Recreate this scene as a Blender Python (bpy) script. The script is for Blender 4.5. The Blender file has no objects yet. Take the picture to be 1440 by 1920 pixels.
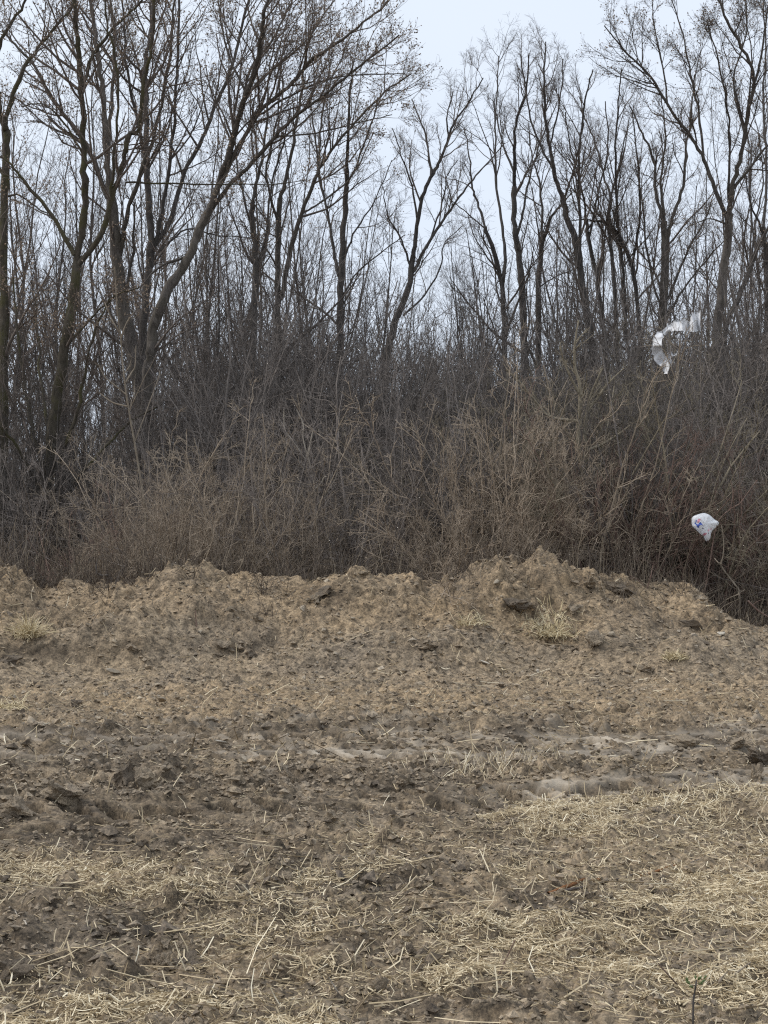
import bpy, math, random
import numpy as np

C = bpy.context.scene
rng = np.random.default_rng(7)
random.seed(7)

# ------------------------------------------------------------------ camera, sky, sun, exposure
F, CX, HY, EYE = 2700.0, 720.0, 980.0, 1.6       # focal length and horizon in photo pixels, eye height
cam = bpy.data.cameras.new('camera')
camo = bpy.data.objects.new('camera', cam)
C.collection.objects.link(camo)
camo.location = (0, 0, EYE)
camo.rotation_euler = (math.radians(90), 0, 0)
cam.sensor_fit = 'VERTICAL'
cam.sensor_height = 36.0
cam.lens = 36.0 * F / 1920.0
cam.shift_y = 20.0 / 1920.0
cam.clip_start, cam.clip_end = 0.1, 2000
C.camera = camo

W = bpy.data.worlds.new('World')
C.world = W
W.use_nodes = True
wn = W.node_tree
wn.nodes.clear()
SUN_EL, SUN_ROT = math.radians(52), math.radians(262)
sky = wn.nodes.new('ShaderNodeTexSky')
sky.sky_type = 'NISHITA'
sky.sun_disc = False
sky.sun_elevation = SUN_EL
sky.sun_rotation = SUN_ROT
sky.dust_density = 4.0
cloud = wn.nodes.new('ShaderNodeMix'); cloud.data_type = 'RGBA'
cloud.inputs[0].default_value = 0.88               # an overcast deck over the clear sky
tc = wn.nodes.new('ShaderNodeTexCoord')
cn = wn.nodes.new('ShaderNodeTexNoise'); cn.inputs['Scale'].default_value = 2.2; cn.inputs['Detail'].default_value = 3
cr = wn.nodes.new('ShaderNodeValToRGB')
cr.color_ramp.elements[0].position, cr.color_ramp.elements[1].position = 0.3, 0.75
cr.color_ramp.elements[0].color = (6.9, 7.65, 8.8, 1)
cr.color_ramp.elements[1].color = (7.7, 8.35, 9.2, 1)
bg = wn.nodes.new('ShaderNodeBackground'); bg.inputs['Strength'].default_value = 0.1
wo = wn.nodes.new('ShaderNodeOutputWorld')
L = wn.links.new
L(tc.outputs['Generated'], cn.inputs['Vector']); L(cn.outputs['Fac'], cr.inputs['Fac'])
L(sky.outputs[0], cloud.inputs[6]); L(cr.outputs[0], cloud.inputs[7])
L(cloud.outputs[2], bg.inputs['Color']); L(bg.outputs[0], wo.inputs['Surface'])

sun = bpy.data.lights.new('sun', 'SUN')
sun.energy = 1.5; sun.angle = math.radians(10); sun.color = (1, .955, .89)
suno = bpy.data.objects.new('sun', sun)
C.collection.objects.link(suno)
suno.rotation_euler = (math.radians(38), 0, math.radians(-98))

C.view_settings.view_transform = 'Standard'
C.view_settings.look = 'None'
C.view_settings.exposure = 0.30
C.view_settings.gamma = 1.0
C.view_settings.use_curve_mapping = False
C.cycles.use_denoising = False
C.cycles.sample_clamp_indirect = 3
C.cycles.max_bounces = 5
C.cycles.diffuse_bounces = 3
C.cycles.pixel_filter_type = 'BLACKMAN_HARRIS'
C.cycles.filter_width = 1.2

# ------------------------------------------------------------------ helpers
def at(px, py, d):                    # a photo point at depth d -> a place in the world
    return np.array(((px - CX) / F * d, d, EYE - (py - HY) / F * d))

def link(o, parent=None):
    C.collection.objects.link(o)
    if parent is not None: o.parent = parent
    return o

def empty(name, loc, label, cat, group=None, rz=0.0):
    o = bpy.data.objects.new(name, None)
    o.empty_display_size = .2
    o.location = loc; o.rotation_euler = (0, 0, rz)
    link(o)
    return tag(o, label, cat, group)

def tag(o, label=None, cat=None, group=None, kind=None):
    if label: o['label'] = label
    if cat: o['category'] = cat
    if group: o['group'] = group
    if kind: o['kind'] = kind
    return o

def mesh(name, verts, faces, mats, smooth=True, attr=None, mi=None):
    """faces: int array (n,3) or (n,4)"""
    me = bpy.data.meshes.new(name)
    v = np.asarray(verts, dtype=np.float32).reshape(-1, 3)
    f = np.asarray(faces, dtype=np.int32)
    n, k = f.shape
    me.vertices.add(len(v)); me.vertices.foreach_set('co', v.ravel())
    me.loops.add(n * k); me.loops.foreach_set('vertex_index', f.ravel())
    me.polygons.add(n); me.polygons.foreach_set('loop_start', np.arange(0, n * k, k, dtype=np.int32))
    me.polygons.foreach_set('use_smooth', np.full(n, smooth, dtype=bool))
    if not isinstance(mats, (list, tuple)): mats = [mats]
    for m in mats: me.materials.append(m)
    if mi is not None: me.polygons.foreach_set('material_index', np.asarray(mi, dtype=np.int32))
    if attr:
        for an, av in attr.items():
            a = me.attributes.new(an, 'FLOAT', 'POINT')
            a.data.foreach_set('value', np.asarray(av, dtype=np.float32).ravel())
    me.update(); me.validate()
    return me

def obj(name, me, parent=None, loc=None):
    o = bpy.data.objects.new(name, me)
    if loc is not None: o.location = loc
    return link(o, parent)

# ---- hashed noise on numpy arrays
def h01(i, j, s):
    i = i.astype(np.int64) & 0xffffffff; j = j.astype(np.int64) & 0xffffffff
    x = (i * 374761393 + j * 668265263 + s * 2246822519) & 0xffffffff
    x = ((x ^ (x >> 13)) * 1274126177) & 0xffffffff
    x = ((x ^ (x >> 15)) * 2654435761) & 0xffffffff
    return ((x ^ (x >> 16)) & 0xffffff) / float(0x1000000)

def vnoise(x, y, s):
    i, j = np.floor(x), np.floor(y)
    u, v = x - i, y - j
    u = u * u * u * (u * (u * 6 - 15) + 10); v = v * v * v * (v * (v * 6 - 15) + 10)
    i = i.astype(np.int64); j = j.astype(np.int64)
    a, b = h01(i, j, s), h01(i + 1, j, s)
    c, d = h01(i, j + 1, s), h01(i + 1, j + 1, s)
    return (a + (b - a) * u) * (1 - v) + (c + (d - c) * u) * v

def fbm(x, y, s, octv=4, gain=.5):
    t, a, tot = 0, 1, 0
    for k in range(octv):
        t = t + a * vnoise(x * 2 ** k + 13.7 * k, y * 2 ** k - 7.1 * k, s + k); tot += a; a *= gain
    return t / tot

def sstep(a, b, x):
    t = np.clip((x - a) / (b - a), 0, 1)
    return t * t * (3 - 2 * t)

def clods(x, y, size, s, prob=.8, hfac=.55):
    """height of angular lumps of earth lying in cells of the given size"""
    gx, gy = x / size, y / size
    ci, cj = np.floor(gx).astype(np.int64), np.floor(gy).astype(np.int64)
    out = np.zeros_like(x)
    for di in (-1, 0, 1):
        for dj in (-1, 0, 1):
            i, j = ci + di, cj + dj
            dx = gx - (i + h01(i, j, s)); dy = gy - (j + h01(i, j, s + 1))
            an = h01(i, j, s + 2) * 6.283
            ca, sa = np.cos(an), np.sin(an)
            r = .28 + .38 * h01(i, j, s + 3)
            asp = .6 + .5 * h01(i, j, s + 4)
            px, py = (dx * ca + dy * sa) / r, (-dx * sa + dy * ca) / (r * asp)
            # rounded, cut by two tilted planes
            q = 1 - (np.abs(px) ** 2.6 + np.abs(py) ** 2.6)
            t1 = (h01(i, j, s + 5) - .5) * 1.5; t2 = (h01(i, j, s + 6) - .5) * 1.5
            hgt = r * hfac * (.35 + .9 * h01(i, j, s + 7)) * np.clip(q, 0, 1) ** .5 * np.clip(.75 + t1 * px + t2 * py, .05, 1.3)
            hgt = np.where(h01(i, j, s + 8) < prob, hgt, 0)
            out = np.maximum(out, hgt)
    return out * size

# ------------------------------------------------------------------ the lie of the land
CREST = np.array([(-400, 1075), (-150, 1078), (-60, 1058), (0, 1062), (30, 1068), (70, 1098), (92, 1106), (150, 1094), (210, 1090), (270, 1088), (300, 1077),
                  (335, 1064), (380, 1062), (412, 1076), (432, 1084), (452, 1076), (500, 1087), (555, 1087), (600, 1081), (650, 1076),
                  (700, 1077), (760, 1079), (822, 1084), (860, 1071), (905, 1064), (930, 1048), (968, 1046), (1010, 1038),
                  (1055, 1046), (1095, 1062), (1125, 1074), (1180, 1088), (1214, 1108), (1242, 1102), (1283, 1093), (1312, 1106),
                  (1350, 1138), (1385, 1158), (1440, 1166), (1600, 1172), (1900, 1180)], float)
MOUNDS = [  # px, depth, height, sx, sy : lesser heaps on the front of the berm
    (80, 15.25, .17, .75, .22), (235, 15.4, .14, .45, .25), (340, 15.9, .10, .45, .5), (860, 15.1, .24, .42, .33), (640, 15.2, .12, .5, .25),
    (1290, 14.8, .26, .42, .30), (1130, 15.1, .15, .25, .22), (1010, 15.7, -.10, .5, .3), (480, 14.9, .08, .7, .25),
    (720, 15.0, .06, .3, .2), (1200, 15.6, .12, .4, .3), (10, 14.7, .07, .35, .2), (920, 15.9, .10, .3, .2), (1400, 15.3, .08, .4, .3)]
# wheel ruts: points on the ground (px, py), width m, depth m, tread pitch m
def gp(px, py): d = F * EYE / (py - HY); return ((px - CX) / F * d, d)
RUTS = [([(-500, 1380), (300, 1384), (700, 1386), (1100, 1383), (1500, 1374), (2200, 1362)], .36, .100, .235),
        ([(-600, 1424), (300, 1424), (700, 1420), (1050, 1416), (1500, 1408), (2200, 1395)], .32, .085, .225),
        ([(-500, 1536), (200, 1534), (420, 1530), (720, 1507), (1000, 1494), (1200, 1478), (1500, 1452), (2100, 1410)], .36, .085, .22),
        ([(-200, 1600), (150, 1560), (360, 1530), (560, 1500), (760, 1482)], .26, .045, .2)]

def crest_of(x):
    yc = 16.9 + .35 * (fbm(x * .8, x * 0 + 3.3, 61, 3) - .5) * 2
    px = CX + x / yc * F
    py = np.interp(px, CREST[:, 0], CREST[:, 1])
    return yc, EYE - (py + 9 - HY) / F * yc

def berm(x, y):
    yc, hc = crest_of(x)
    toe = 14.85 + .8 * (fbm(x * .7, x * 0 + 9.1, 71, 3) - .5)
    t = np.clip((y - toe) / (yc - toe), 0, 1)
    front = (.5 - .5 * np.cos(np.pi * t ** .9)) * .78 + .22 * t
    back = 1 - sstep(0, 1, (y - yc) / 2.2)
    return hc * np.where(y < yc, front, back * .82 + .18 * back)

def rut_field(x, y):
    dep = np.zeros_like(x); smooth = np.zeros_like(x); pocket_shade = np.zeros_like(x); calm = np.zeros_like(x)
    for k, (pts, w, dp, pitch) in enumerate(RUTS):
        g = np.array([gp(*p) for p in pts])
        o = np.argsort(g[:, 0]); g = g[o]
        xs = np.linspace(g[0, 0], g[-1, 0], 200)
        ys = np.interp(xs, g[:, 0], g[:, 1])
        ker = np.ones(25) / 25
        ys = np.convolve(np.pad(ys, 12, 'edge'), ker, 'valid')
        cy = np.interp(x, xs, ys) + .06 * (vnoise(x * .9, x * 0, 300 + k) - .5)
        v = (y - cy) / (w / 2)
        a = np.abs(v)
        fade = .8 + .2 * sstep(.3, .6, vnoise(x * .55 + 5, x * 0 + 1, 310 + k))
        wob = .10 * (vnoise(x * 5, y * 5, 340 + k) - .5)
        body = 1 - sstep(.86, 1.02, a + wob)
        # a flat pressed band with slanting pockets left by the tread
        ph = x / pitch + .38 * v + .30 * vnoise(x * 1.5, y * 2, 320 + k)
        q = np.abs((ph % 1) - .5) * 2
        block = 1 - (1 - sstep(.54, .66, q + wob)) * sstep(-.98, -.80, v + wob) * (1 - sstep(.45, .60, v)) * sstep(.08, .2, vnoise(np.floor(ph), x * 0 + k, 350 + k))
        edge = np.exp(-((a - 1.28) / .2) ** 2)
        dep += fade * (dp * .12 * body - dp * 1.6 * (1 - block) * body + dp * .30 * edge * (.3 + vnoise(x * 4, y * 4, 330 + k)))
        smooth = np.maximum(smooth, fade * (1 - sstep(.95, 1.25, a)))
        pocket_shade = np.maximum(pocket_shade, fade * body * (1 - block))  # mask of the tread pockets, whose shade is painted in
        calm = np.maximum(calm, 1 - sstep(1.2, 3.4, np.where(v < 0, a * .8, a * 1.6)))
    return dep, smooth, calm, pocket_shade

def H(x, y, fine=True):
    x = np.asarray(x, float); y = np.asarray(y, float)
    z = .10 * (fbm(x * .45, y * .45, 11, 3) - .5)
    b = berm(x, y)
    bm = np.clip(b / .5, 0, 1)
    z = z + b
    for (px, d, hh, sx, sy) in MOUNDS:
        cx = (px - CX) / F * d
        q = ((x - cx) / sx) ** 2 + ((y - d) / sy) ** 2
        z = z + 1.45 * hh * np.exp(-q * .5)
    far = np.clip((y - 18.5) / 3, 0, 1)
    z = z + .15 * far
    z = z + (.10 + .20 * bm) * (fbm(x * 1.7, y * 1.7, 21, 4) - .5)
    if fine:
        near = np.clip((24 - np.hypot(x, y)) / 6, 0, 1)
        dep, sm, calm, _ = rut_field(x, y)
        mud = sstep(8.0, 8.8, y) * (1 - sstep(11.3, 12.2, y))         # the churned strip
        left = sstep(.2, -.8, x) if False else 1 - sstep(-.9, .3, x)
        mud2 = sstep(7.0, 7.8, y) * (1 - sstep(8.3, 8.9, y)) * left
        mud = np.maximum(mud, mud2)
        keep = 1 - np.maximum(.93 * sm, .72 * calm)
        m1 = sstep(.35, .62, fbm(x * .9, y * 1.3, 41, 3))
        m2 = sstep(.3, .6, fbm(x * 1.4, y * 1.8, 45, 3))
        big = clods(x, y * 1.0, .36, 101, .6) * (.35 + .40 * mud + .8 * bm) * m1
        mid = clods(x + .07, y, .17, 131, .7) * (1.0 + .45 * mud + 1.0 * bm) * (1 - .6 * bm * sstep(.5, .62, fbm(x * .8 + 4, y * .9, 49, 3))) * (.35 + .65 * m2)
        sml = clods(x, y + .03, .085, 161, .75) * (1.55 + .5 * mud + .75 * bm) * (1 - .45 * bm * sstep(.5, .62, fbm(x * .8 + 4, y * .9, 49, 3)))
        tin = clods(x, y, .045, 191, .8) * 1.3
        z = z + near * (keep * (big + mid) + (1 - .62 * (1 - keep)) * (sml * .85 + tin * .7) + dep)
        pit = clods(x + 3.1, y + 1.7, .42, 231, .5) * sstep(.5, .62, fbm(x * 1.1 + 9, y * 1.1, 47, 3)) * (.5 * bm + .35 * mud)
        z = z - near * keep * pit * 1.3
        z = z + near * .035 * keep * (fbm(x * 9, y * 9, 51, 3) - .5)
    return z

def HZ(x, y): return float(H(np.array([x]), np.array([y]))[0])

def straw_density(x, y):
    """how thickly the chopped straw lies, 0..1"""
    px = CX + x / y * F; py = HY + EYE / y * F
    n = fbm(x * 1.1 + 3, y * 1.6, 81, 4)
    n2 = fbm(x * 3.5, y * 4.5, 85, 3)
    d = sstep(.50, .64, n * .6 + n2 * .4)
    z = 1 - sstep(7.3, 8.6, y - 1.15 * sstep(-.3, 1.6, x))
    d = d * (.05 + .95 * z)
    spots = [(690, 1585, 90, 22, .6), (130, 1640, 260, 30, .75), (420, 1770, 200, 40, .55), (1200, 1700, 260, 60, .85), (900, 1800, 320, 50, .6), (1380, 1500, 120, 22, .7),
             (560, 1715, 220, 25, .5), (250, 1890, 400, 24, .6), (1300, 1890, 250, 26, .55), (1150, 1560, 300, 28, .55), (1330, 1590, 200, 30, .55), (860, 1600, 200, 25, .35), (520, 1640, 160, 18, .4)]
    g = np.zeros_like(x)
    for (a, b, sx, sy, w) in spots:
        g = np.maximum(g, w * np.exp(-.5 * (((px - a) / sx) ** 2 + ((py - b) / sy) ** 2)))
    d = np.maximum(d * .85, g * (.35 + 1.1 * n2))
    bare = [(150, 1545, 340, 42), (250, 1770, 100, 40), (60, 1790, 90, 55), (520, 1550, 200, 25), (760, 1660, 170, 25), (1000, 1700, 90, 25), (900, 1890, 170, 16), (640, 1800, 80, 22)]
    for (a, b, sx, sy) in bare:
        d = d * (1 - .92 * np.exp(-.5 * (((px - a) / sx) ** 2 + ((py - b) / sy) ** 2)))
    band = np.exp(-.5 * ((y - 12.6) / .8) ** 2) * (.25 + .5 * n2) * .55
    d = np.maximum(d, band)
    sm = rut_field(x, y)[1]
    return np.clip(d * (1 - .75 * sm), 0, 1)

# ------------------------------------------------------------------ materials
def mat(name): 
    m = bpy.data.materials.new(name); m.use_nodes = True
    nt = m.node_tree; b = nt.nodes['Principled BSDF']
    b.inputs['Roughness'].default_value = .9
    b.inputs['Specular IOR Level'].default_value = .25
    return m, nt, b

def noise(nt, scale, detail=4, rough=.6, vec=None, dim=None):
    n = nt.nodes.new('ShaderNodeTexNoise')
    n.inputs['Scale'].default_value = scale; n.inputs['Detail'].default_value = detail; n.inputs['Roughness'].default_value = rough
    if vec is not None: nt.links.new(vec, n.inputs['Vector'])
    return n.outputs['Fac']

def ramp(nt, fac, stops):
    r = nt.nodes.new('ShaderNodeValToRGB')
    e = r.color_ramp.elements
    while len(e) < len(stops): e.new(.5)
    for k, (p, c) in enumerate(stops):
        e[k].position = p; e[k].color = (*c, 1)
    nt.links.new(fac, r.inputs['Fac'])
    return r.outputs['Color']

def mixc(nt, fac, a, b, mode='MIX'):
    m = nt.nodes.new('ShaderNodeMix'); m.data_type = 'RGBA'; m.blend_type = mode
    for sock, val in ((0, fac), (6, a), (7, b)):
        if hasattr(val, 'is_linked') or isinstance(val, bpy.types.NodeSocket): nt.links.new(val, m.inputs[sock])
        elif isinstance(val, (int, float)): m.inputs[sock].default_value = val
        else: m.inputs[sock].default_value = (*val, 1)
    return m.outputs[2]

def mathn(nt, op, a, b=None):
    m = nt.nodes.new('ShaderNodeMath'); m.operation = op
    for k, val in enumerate((a, b)):
        if val is None: continue
        if isinstance(val, (int, float)): m.inputs[k].default_value = val
        else: nt.links.new(val, m.inputs[k])
    return m.outputs[0]

def bump(nt, b, height, strength=.5, dist=.01):
    n = nt.nodes.new('ShaderNodeBump'); n.inputs['Strength'].default_value = strength; n.inputs['Distance'].default_value = dist
    nt.links.new(height, n.inputs['Height']); nt.links.new(n.outputs[0], b.inputs['Normal'])

def attr(nt, name):
    a = nt.nodes.new('ShaderNodeAttribute'); a.attribute_name = name
    return a.outputs['Fac']

def soil_material(name, tan, brown, dark, damp=True):
    m, nt, b = mat(name)
    tcn = nt.nodes.new('ShaderNodeTexCoord'); vec = tcn.outputs['Object']
    n1 = noise(nt, 1.3, 5, .6, vec); n2 = noise(nt, 14, 6, .75, vec); n3 = noise(nt, 48, 5, .75, vec)
    base = ramp(nt, n2, [(.36, dark), (.49, brown), (.60, tan)])
    grit = ramp(nt, n3, [(.38, (.42, .42, .43)), (.50, (1, 1, 1)), (.64, (1.5, 1.44, 1.34))])
    col = mixc(nt, .85, base, grit, 'MULTIPLY')
    broad = ramp(nt, n1, [(.33, (.78, .78, .80)), (.65, (1.15, 1.10, 1.02))])
    col = mixc(nt, .9, col, broad, 'MULTIPLY')
    if damp:
        col = mixc(nt, attr(nt, 'warm'), col, mixc(nt, .9, col, (1.13, 1.04, .91), 'MULTIPLY'))
        col = mixc(nt, attr(nt, 'pale'), col, (.47, .405, .32))
        col = mixc(nt, attr(nt, 'damp'), col, mixc(nt, 1.0, col, (.34, .33, .33), 'MULTIPLY'))  # damp soil, plus shade painted into tread pockets and bank hollows
        chaff = mathn(nt, 'MULTIPLY', ramp_fac(nt, noise(nt, 130, 3, .6, vec), .50, .62), attr(nt, 'chaff'))
        col = mixc(nt, chaff, col, (.40, .315, .20))
    nt.links.new(col, b.inputs['Base Color'])
    bump(nt, b, n3, .6, .012)
    return m

def ramp_fac(nt, fac, a, c):
    r = nt.nodes.new('ShaderNodeMapRange'); r.inputs['From Min'].default_value = a; r.inputs['From Max'].default_value = c
    nt.links.new(fac, r.inputs['Value'])
    return r.outputs['Result']

SOIL = soil_material('soil', (.350, .286, .208), (.222, .180, .130), (.092, .075, .057))
CLOD = soil_material('clod_earth', (.38, .315, .234), (.262, .216, .160), (.135, .111, .084), False)
DAMP = soil_material('damp_earth', (.215, .177, .135), (.150, .123, .094), (.082, .067, .052), False)
STONE = soil_material('pale_stone', (.46, .40, .31), (.38, .33, .26), (.27, .23, .18), False)
WSTONE = soil_material('chalky_stone', (.62, .58, .50), (.55, .51, .44), (.42, .39, .33), False)

def straw_material(name, stops, trans=False):
    m, nt, b = mat(name)
    col = ramp(nt, attr(nt, 'tint'), stops)
    nt.links.new(col, b.inputs['Base Color'])
    b.inputs['Roughness'].default_value = .6
    return m
STRAW = straw_material('straw', [(0, (.11, .085, .06)), (.22, (.25, .185, .105)), (.5, (.50, .40, .25)), (.8, (.78, .66, .45)), (1, (.90, .82, .63))])
DEADGRASS = straw_material('dead_grass', [(0, (.28, .22, .12)), (.5, (.54, .44, .26)), (1, (.72, .62, .42))])
WEED = straw_material('dead_weed', [(0, (.050, .040, .034)), (.45, (.105, .082, .064)), (.8, (.17, .135, .10)), (1, (.34, .28, .20))])

def bark(name, lo, hi, moss=0.0, vary=.35):
    m, nt, b = mat(name)
    tcn = nt.nodes.new('ShaderNodeTexCoord'); vec = tcn.outputs['Object']
    mp = nt.nodes.new('ShaderNodeMapping'); mp.inputs['Scale'].default_value = (1, 1, .22)
    nt.links.new(vec, mp.inputs['Vector'])
    n = noise(nt, 26, 5, .7, mp.outputs[0])
    col = ramp(nt, n, [(.33, lo), (.66, hi)])
    if moss:
        g = ramp_fac(nt, noise(nt, 3.5, 4, .6, vec), .45, .62)
        col = mixc(nt, mathn(nt, 'MULTIPLY', g, moss), col, (.085, .080, .038))
    oi = nt.nodes.new('ShaderNodeObjectInfo')
    v = ramp(nt, oi.outputs['Random'], [(0, (1 - vary,) * 3), (1, (1 + vary, 1 + vary * .95, 1 + vary * .9))])
    col = mixc(nt, 1.0, col, v, 'MULTIPLY')
    nt.links.new(col, b.inputs['Base Color'])
    bump(nt, b, n, .8, .02)
    b.inputs['Specular IOR Level'].default_value = .05
    return m
B_MOSSY = bark('mossy_bark', (.048, .042, .033), (.120, .104, .082), .75, .1)
B_GREY = bark('grey_bark', (.062, .055, .049), (.155, .137, .122), .15, .15)
B_DARK = bark('dark_bark', (.052, .047, .044), (.128, .115, .107), .1, .2)
B_TWIG = bark('twig_bark', (.085, .072, .064), (.180, .152, .132), 0, .25)
B_BUD = bark('bud_scales', (.26, .19, .14), (.45, .36, .27), 0, .2)
B_PALE = bark('pale_dead_wood', (.30, .26, .21), (.48, .43, .36), 0, .1)
B_TAN = bark('tan_sapling_bark', (.20, .165, .125), (.33, .28, .22), 0, .1)
S_TAN = bark('tan_twigs', (.27, .218, .165), (.50, .418, .325), 0, .3)
S_GREY = bark('grey_brown_twigs', (.145, .126, .113), (.32, .28, .25), 0, .3)
S_RED = bark('red_brown_canes', (.135, .092, .076), (.26, .185, .152), 0, .3)
S_PALE = bark('pale_tan_twigs', (.27, .215, .162), (.50, .410, .315), 0, .2)
S_DARK = bark('dark_twigs', (.105, .094, .086), (.235, .210, .194), 0, .3)
S_OLIVE = bark('olive_twigs', (.15, .13, .097), (.32, .278, .208), 0, .3)
M_STICK = bark('weathered_stick', (.06, .05, .045), (.17, .145, .125), 0, .2)
M_REDSTICK = bark('peeled_red_stick', (.17, .075, .035), (.34, .18, .09), 0, .1)

# ------------------------------------------------------------------ ground and berm: one polar sheet, split where the berm starts
def ground():
    th_f = np.radians(np.linspace(-16.2, 16.2, 388))
    th_m = np.radians(np.concatenate([np.linspace(-40, -31, 6), np.linspace(-30, -16.4, 62), np.linspace(16.4, 30, 62), np.linspace(31, 40, 6)]))
    th_c = np.radians(np.linspace(40, 320, 16)[1:-1])
    th = np.sort(np.concatenate([th_f, th_m, (th_c + np.pi) % (2 * np.pi) - np.pi]))
    r = [.02, .6, 1.3, 2, 2.6, 3.1, 3.4]
    q = 3.6
    while q < 20.0:
        r.append(q); q += 0.0138 + .00042 * (q - 3.6) if q < 12 else .0155 + .0006 * (q - 12)
    while q < 900:
        r.append(q); q *= 1.09
    r = np.array(r)
    R, T = np.meshgrid(r, th, indexing='ij')
    X, Y = R * np.sin(T), R * np.cos(T)
    Z = np.empty_like(X)
    nearm = (R < 30) & (np.abs(T) < math.radians(41))
    Z[nearm] = H(X[nearm], Y[nearm])
    Z[~nearm] = 0.10 * (fbm(X[~nearm] * .45, Y[~nearm] * .45, 11, 3) - .5)
    m2 = (~nearm) & (Y > 0)
    Z[m2] = H(X[m2], np.minimum(Y[m2], 400), False) if m2.any() else 0
    nr, nt_ = R.shape
    i = np.arange(nr - 1)[:, None]; j = np.arange(nt_)[None, :]
    a = i * nt_ + j; b = i * nt_ + (j + 1) % nt_; c = (i + 1) * nt_ + (j + 1) % nt_; d = (i + 1) * nt_ + j
    Fq = np.stack([a + 0 * j, d, c, b], -1).reshape(-1, 4)
    V = np.stack([X, Y, Z], -1).reshape(-1, 3)
    x, y = V[:, 0], np.maximum(V[:, 1], .5)
    _, sm, _, pocket_shade = rut_field(x, y)
    bm = np.where((y > 13) & (y < 19.5), berm(x, y), 0)
    n = fbm(x * 1.2, y * 1.2, 401, 4); n2 = fbm(x * 5, y * 5, 405, 3)
    PX, PY = CX + x / y * F, HY + (EYE - V[:, 2]) / y * F
    wet_shade = np.zeros_like(x)
    for (a_, b_, sx, sy, w_) in [(150, 1470, 330, 50, .7), (350, 1545, 420, 30, .9), (820, 1540, 240, 18, .6), (250, 1770, 130, 40, .8), (50, 1800, 110, 60, .9), (740, 1660, 220, 26, .75), (620, 1780, 110, 24, .6), (900, 1890, 200, 20, .8), (1000, 1700, 110, 24, .6), (1000, 1450, 260, 14, .6), (1380, 1845, 90, 24, .7), (400, 1680, 200, 16, .6),
            (965, 1132, 60, 18, .9), (608, 1112, 50, 14, .8), (1160, 1092, 70, 14, .9), (1060, 1135, 50, 18, .6), (1300, 1166, 60, 14, .8), (80, 1222, 110, 14, .8), (245, 1206, 50, 12, .7), (810, 1212, 60, 16, .7), (450, 1215, 60, 14, .6), (1000, 1090, 60, 14, .5), (150, 1165, 60, 16, .5), (1150, 1215, 70, 14, .5)]:  # spots on the bank: damp earth with painted shade of ledges and overhangs
        wet_shade = np.maximum(wet_shade, w_ * np.exp(-.5 * (((PX - a_) / sx) ** 2 + ((PY - b_) / sy) ** 2)))
    wet_shade = np.where(y > 3, wet_shade * np.clip(sstep(.3, .6, n2) * 1.3, .15, 1.1), 0)
    damp = np.clip(wet_shade + sstep(.5, .7, n) * .55 * (1 - sstep(11, 14, y)) + .55 * sstep(.52, .72, n2) * (1 - np.clip(bm * 2, 0, 1)) * (y < 12.5), 0, .9)
    damp = np.maximum(damp, .62 * sstep(.38, .55, fbm(x * 2.2, y * 3.2, 419, 4)) * sstep(6.9, 7.6, y) * (1 - sstep(10.9, 12.0, y)))
    damp = np.maximum(damp, np.clip(pocket_shade * sstep(.2, .45, fbm(x * 3, y * 5, 417, 3)), 0, .95))  # darkens the tread pockets in patches, as painted shade
    pale = np.clip(((sm - pocket_shade).clip(0, 1) * .62 + .5 * (y > 8.4) * (y < 11.8) * sstep(.55, .7, fbm(x * 3, y * 7, 415, 3))) * sstep(.22, .5, fbm(x * 2.5, y * 9, 411, 4)), 0, .85) * np.where(y < 9.2, sstep(.2, .9, x), 1)
    warm = np.clip(.15 + sstep(.1, .5, bm) * .55 + .7 * np.exp(-.5 * ((y - 12.8) / .9) ** 2), 0, 1)
    sd = np.where((y > 3.4) & (y < 16), straw_density(x, y), 0)
    chaff = np.clip(sd * 1.0 + .12, 0, .9)
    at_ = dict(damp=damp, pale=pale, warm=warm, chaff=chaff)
    fc = bm[Fq].mean(1)
    isb = (fc > .10) & (np.abs(V[Fq].mean(1)[:, 0]) < 30)
    for name, sel, lab in (('ground', ~isb, 'churned bare field of brown mud, wheel ruts and chopped straw'),
                           ('earth_berm', isb, 'long low bank of loose brown earth pushed up along the thicket')):
        f = Fq[sel]
        u, inv = np.unique(f, return_inverse=True)
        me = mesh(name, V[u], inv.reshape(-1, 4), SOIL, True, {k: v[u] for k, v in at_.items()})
        o = obj(name, me)
        tag(o, lab, None, None, 'structure')
ground()

# ------------------------------------------------------------------ tubes and branching
def tubes(P, R, n):
    """P (M,K,3), R (M,K) -> verts, quads"""
    M, K, _ = P.shape
    T = np.gradient(P, axis=1)
    T /= np.linalg.norm(T, axis=2, keepdims=True) + 1e-9
    mean = P[:, -1] - P[:, 0]
    ax = np.argmin(np.abs(mean), axis=1)
    ref = np.zeros((M, 3)); ref[np.arange(M), ax] = 1
    U = np.cross(T, ref[:, None, :]); U /= np.linalg.norm(U, axis=2, keepdims=True) + 1e-9
    Vv = np.cross(T, U)
    a = np.arange(n) / n * 2 * np.pi
    ring = U[:, :, None, :] * np.cos(a)[None, None, :, None] + Vv[:, :, None, :] * np.sin(a)[None, None, :, None]
    verts = P[:, :, None, :] + ring * R[:, :, None, None]
    m = np.arange(M)[:, None, None] * (K * n); k = np.arange(K - 1)[None, :, None] * n; j = np.arange(n)[None, None, :]
    j2 = (j + 1) % n
    a0 = m + k + j; b0 = m + k + j2
    f = np.stack([a0, b0, b0 + n, a0 + n], -1).reshape(-1, 4)
    return verts.reshape(-1, 3), f

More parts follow.
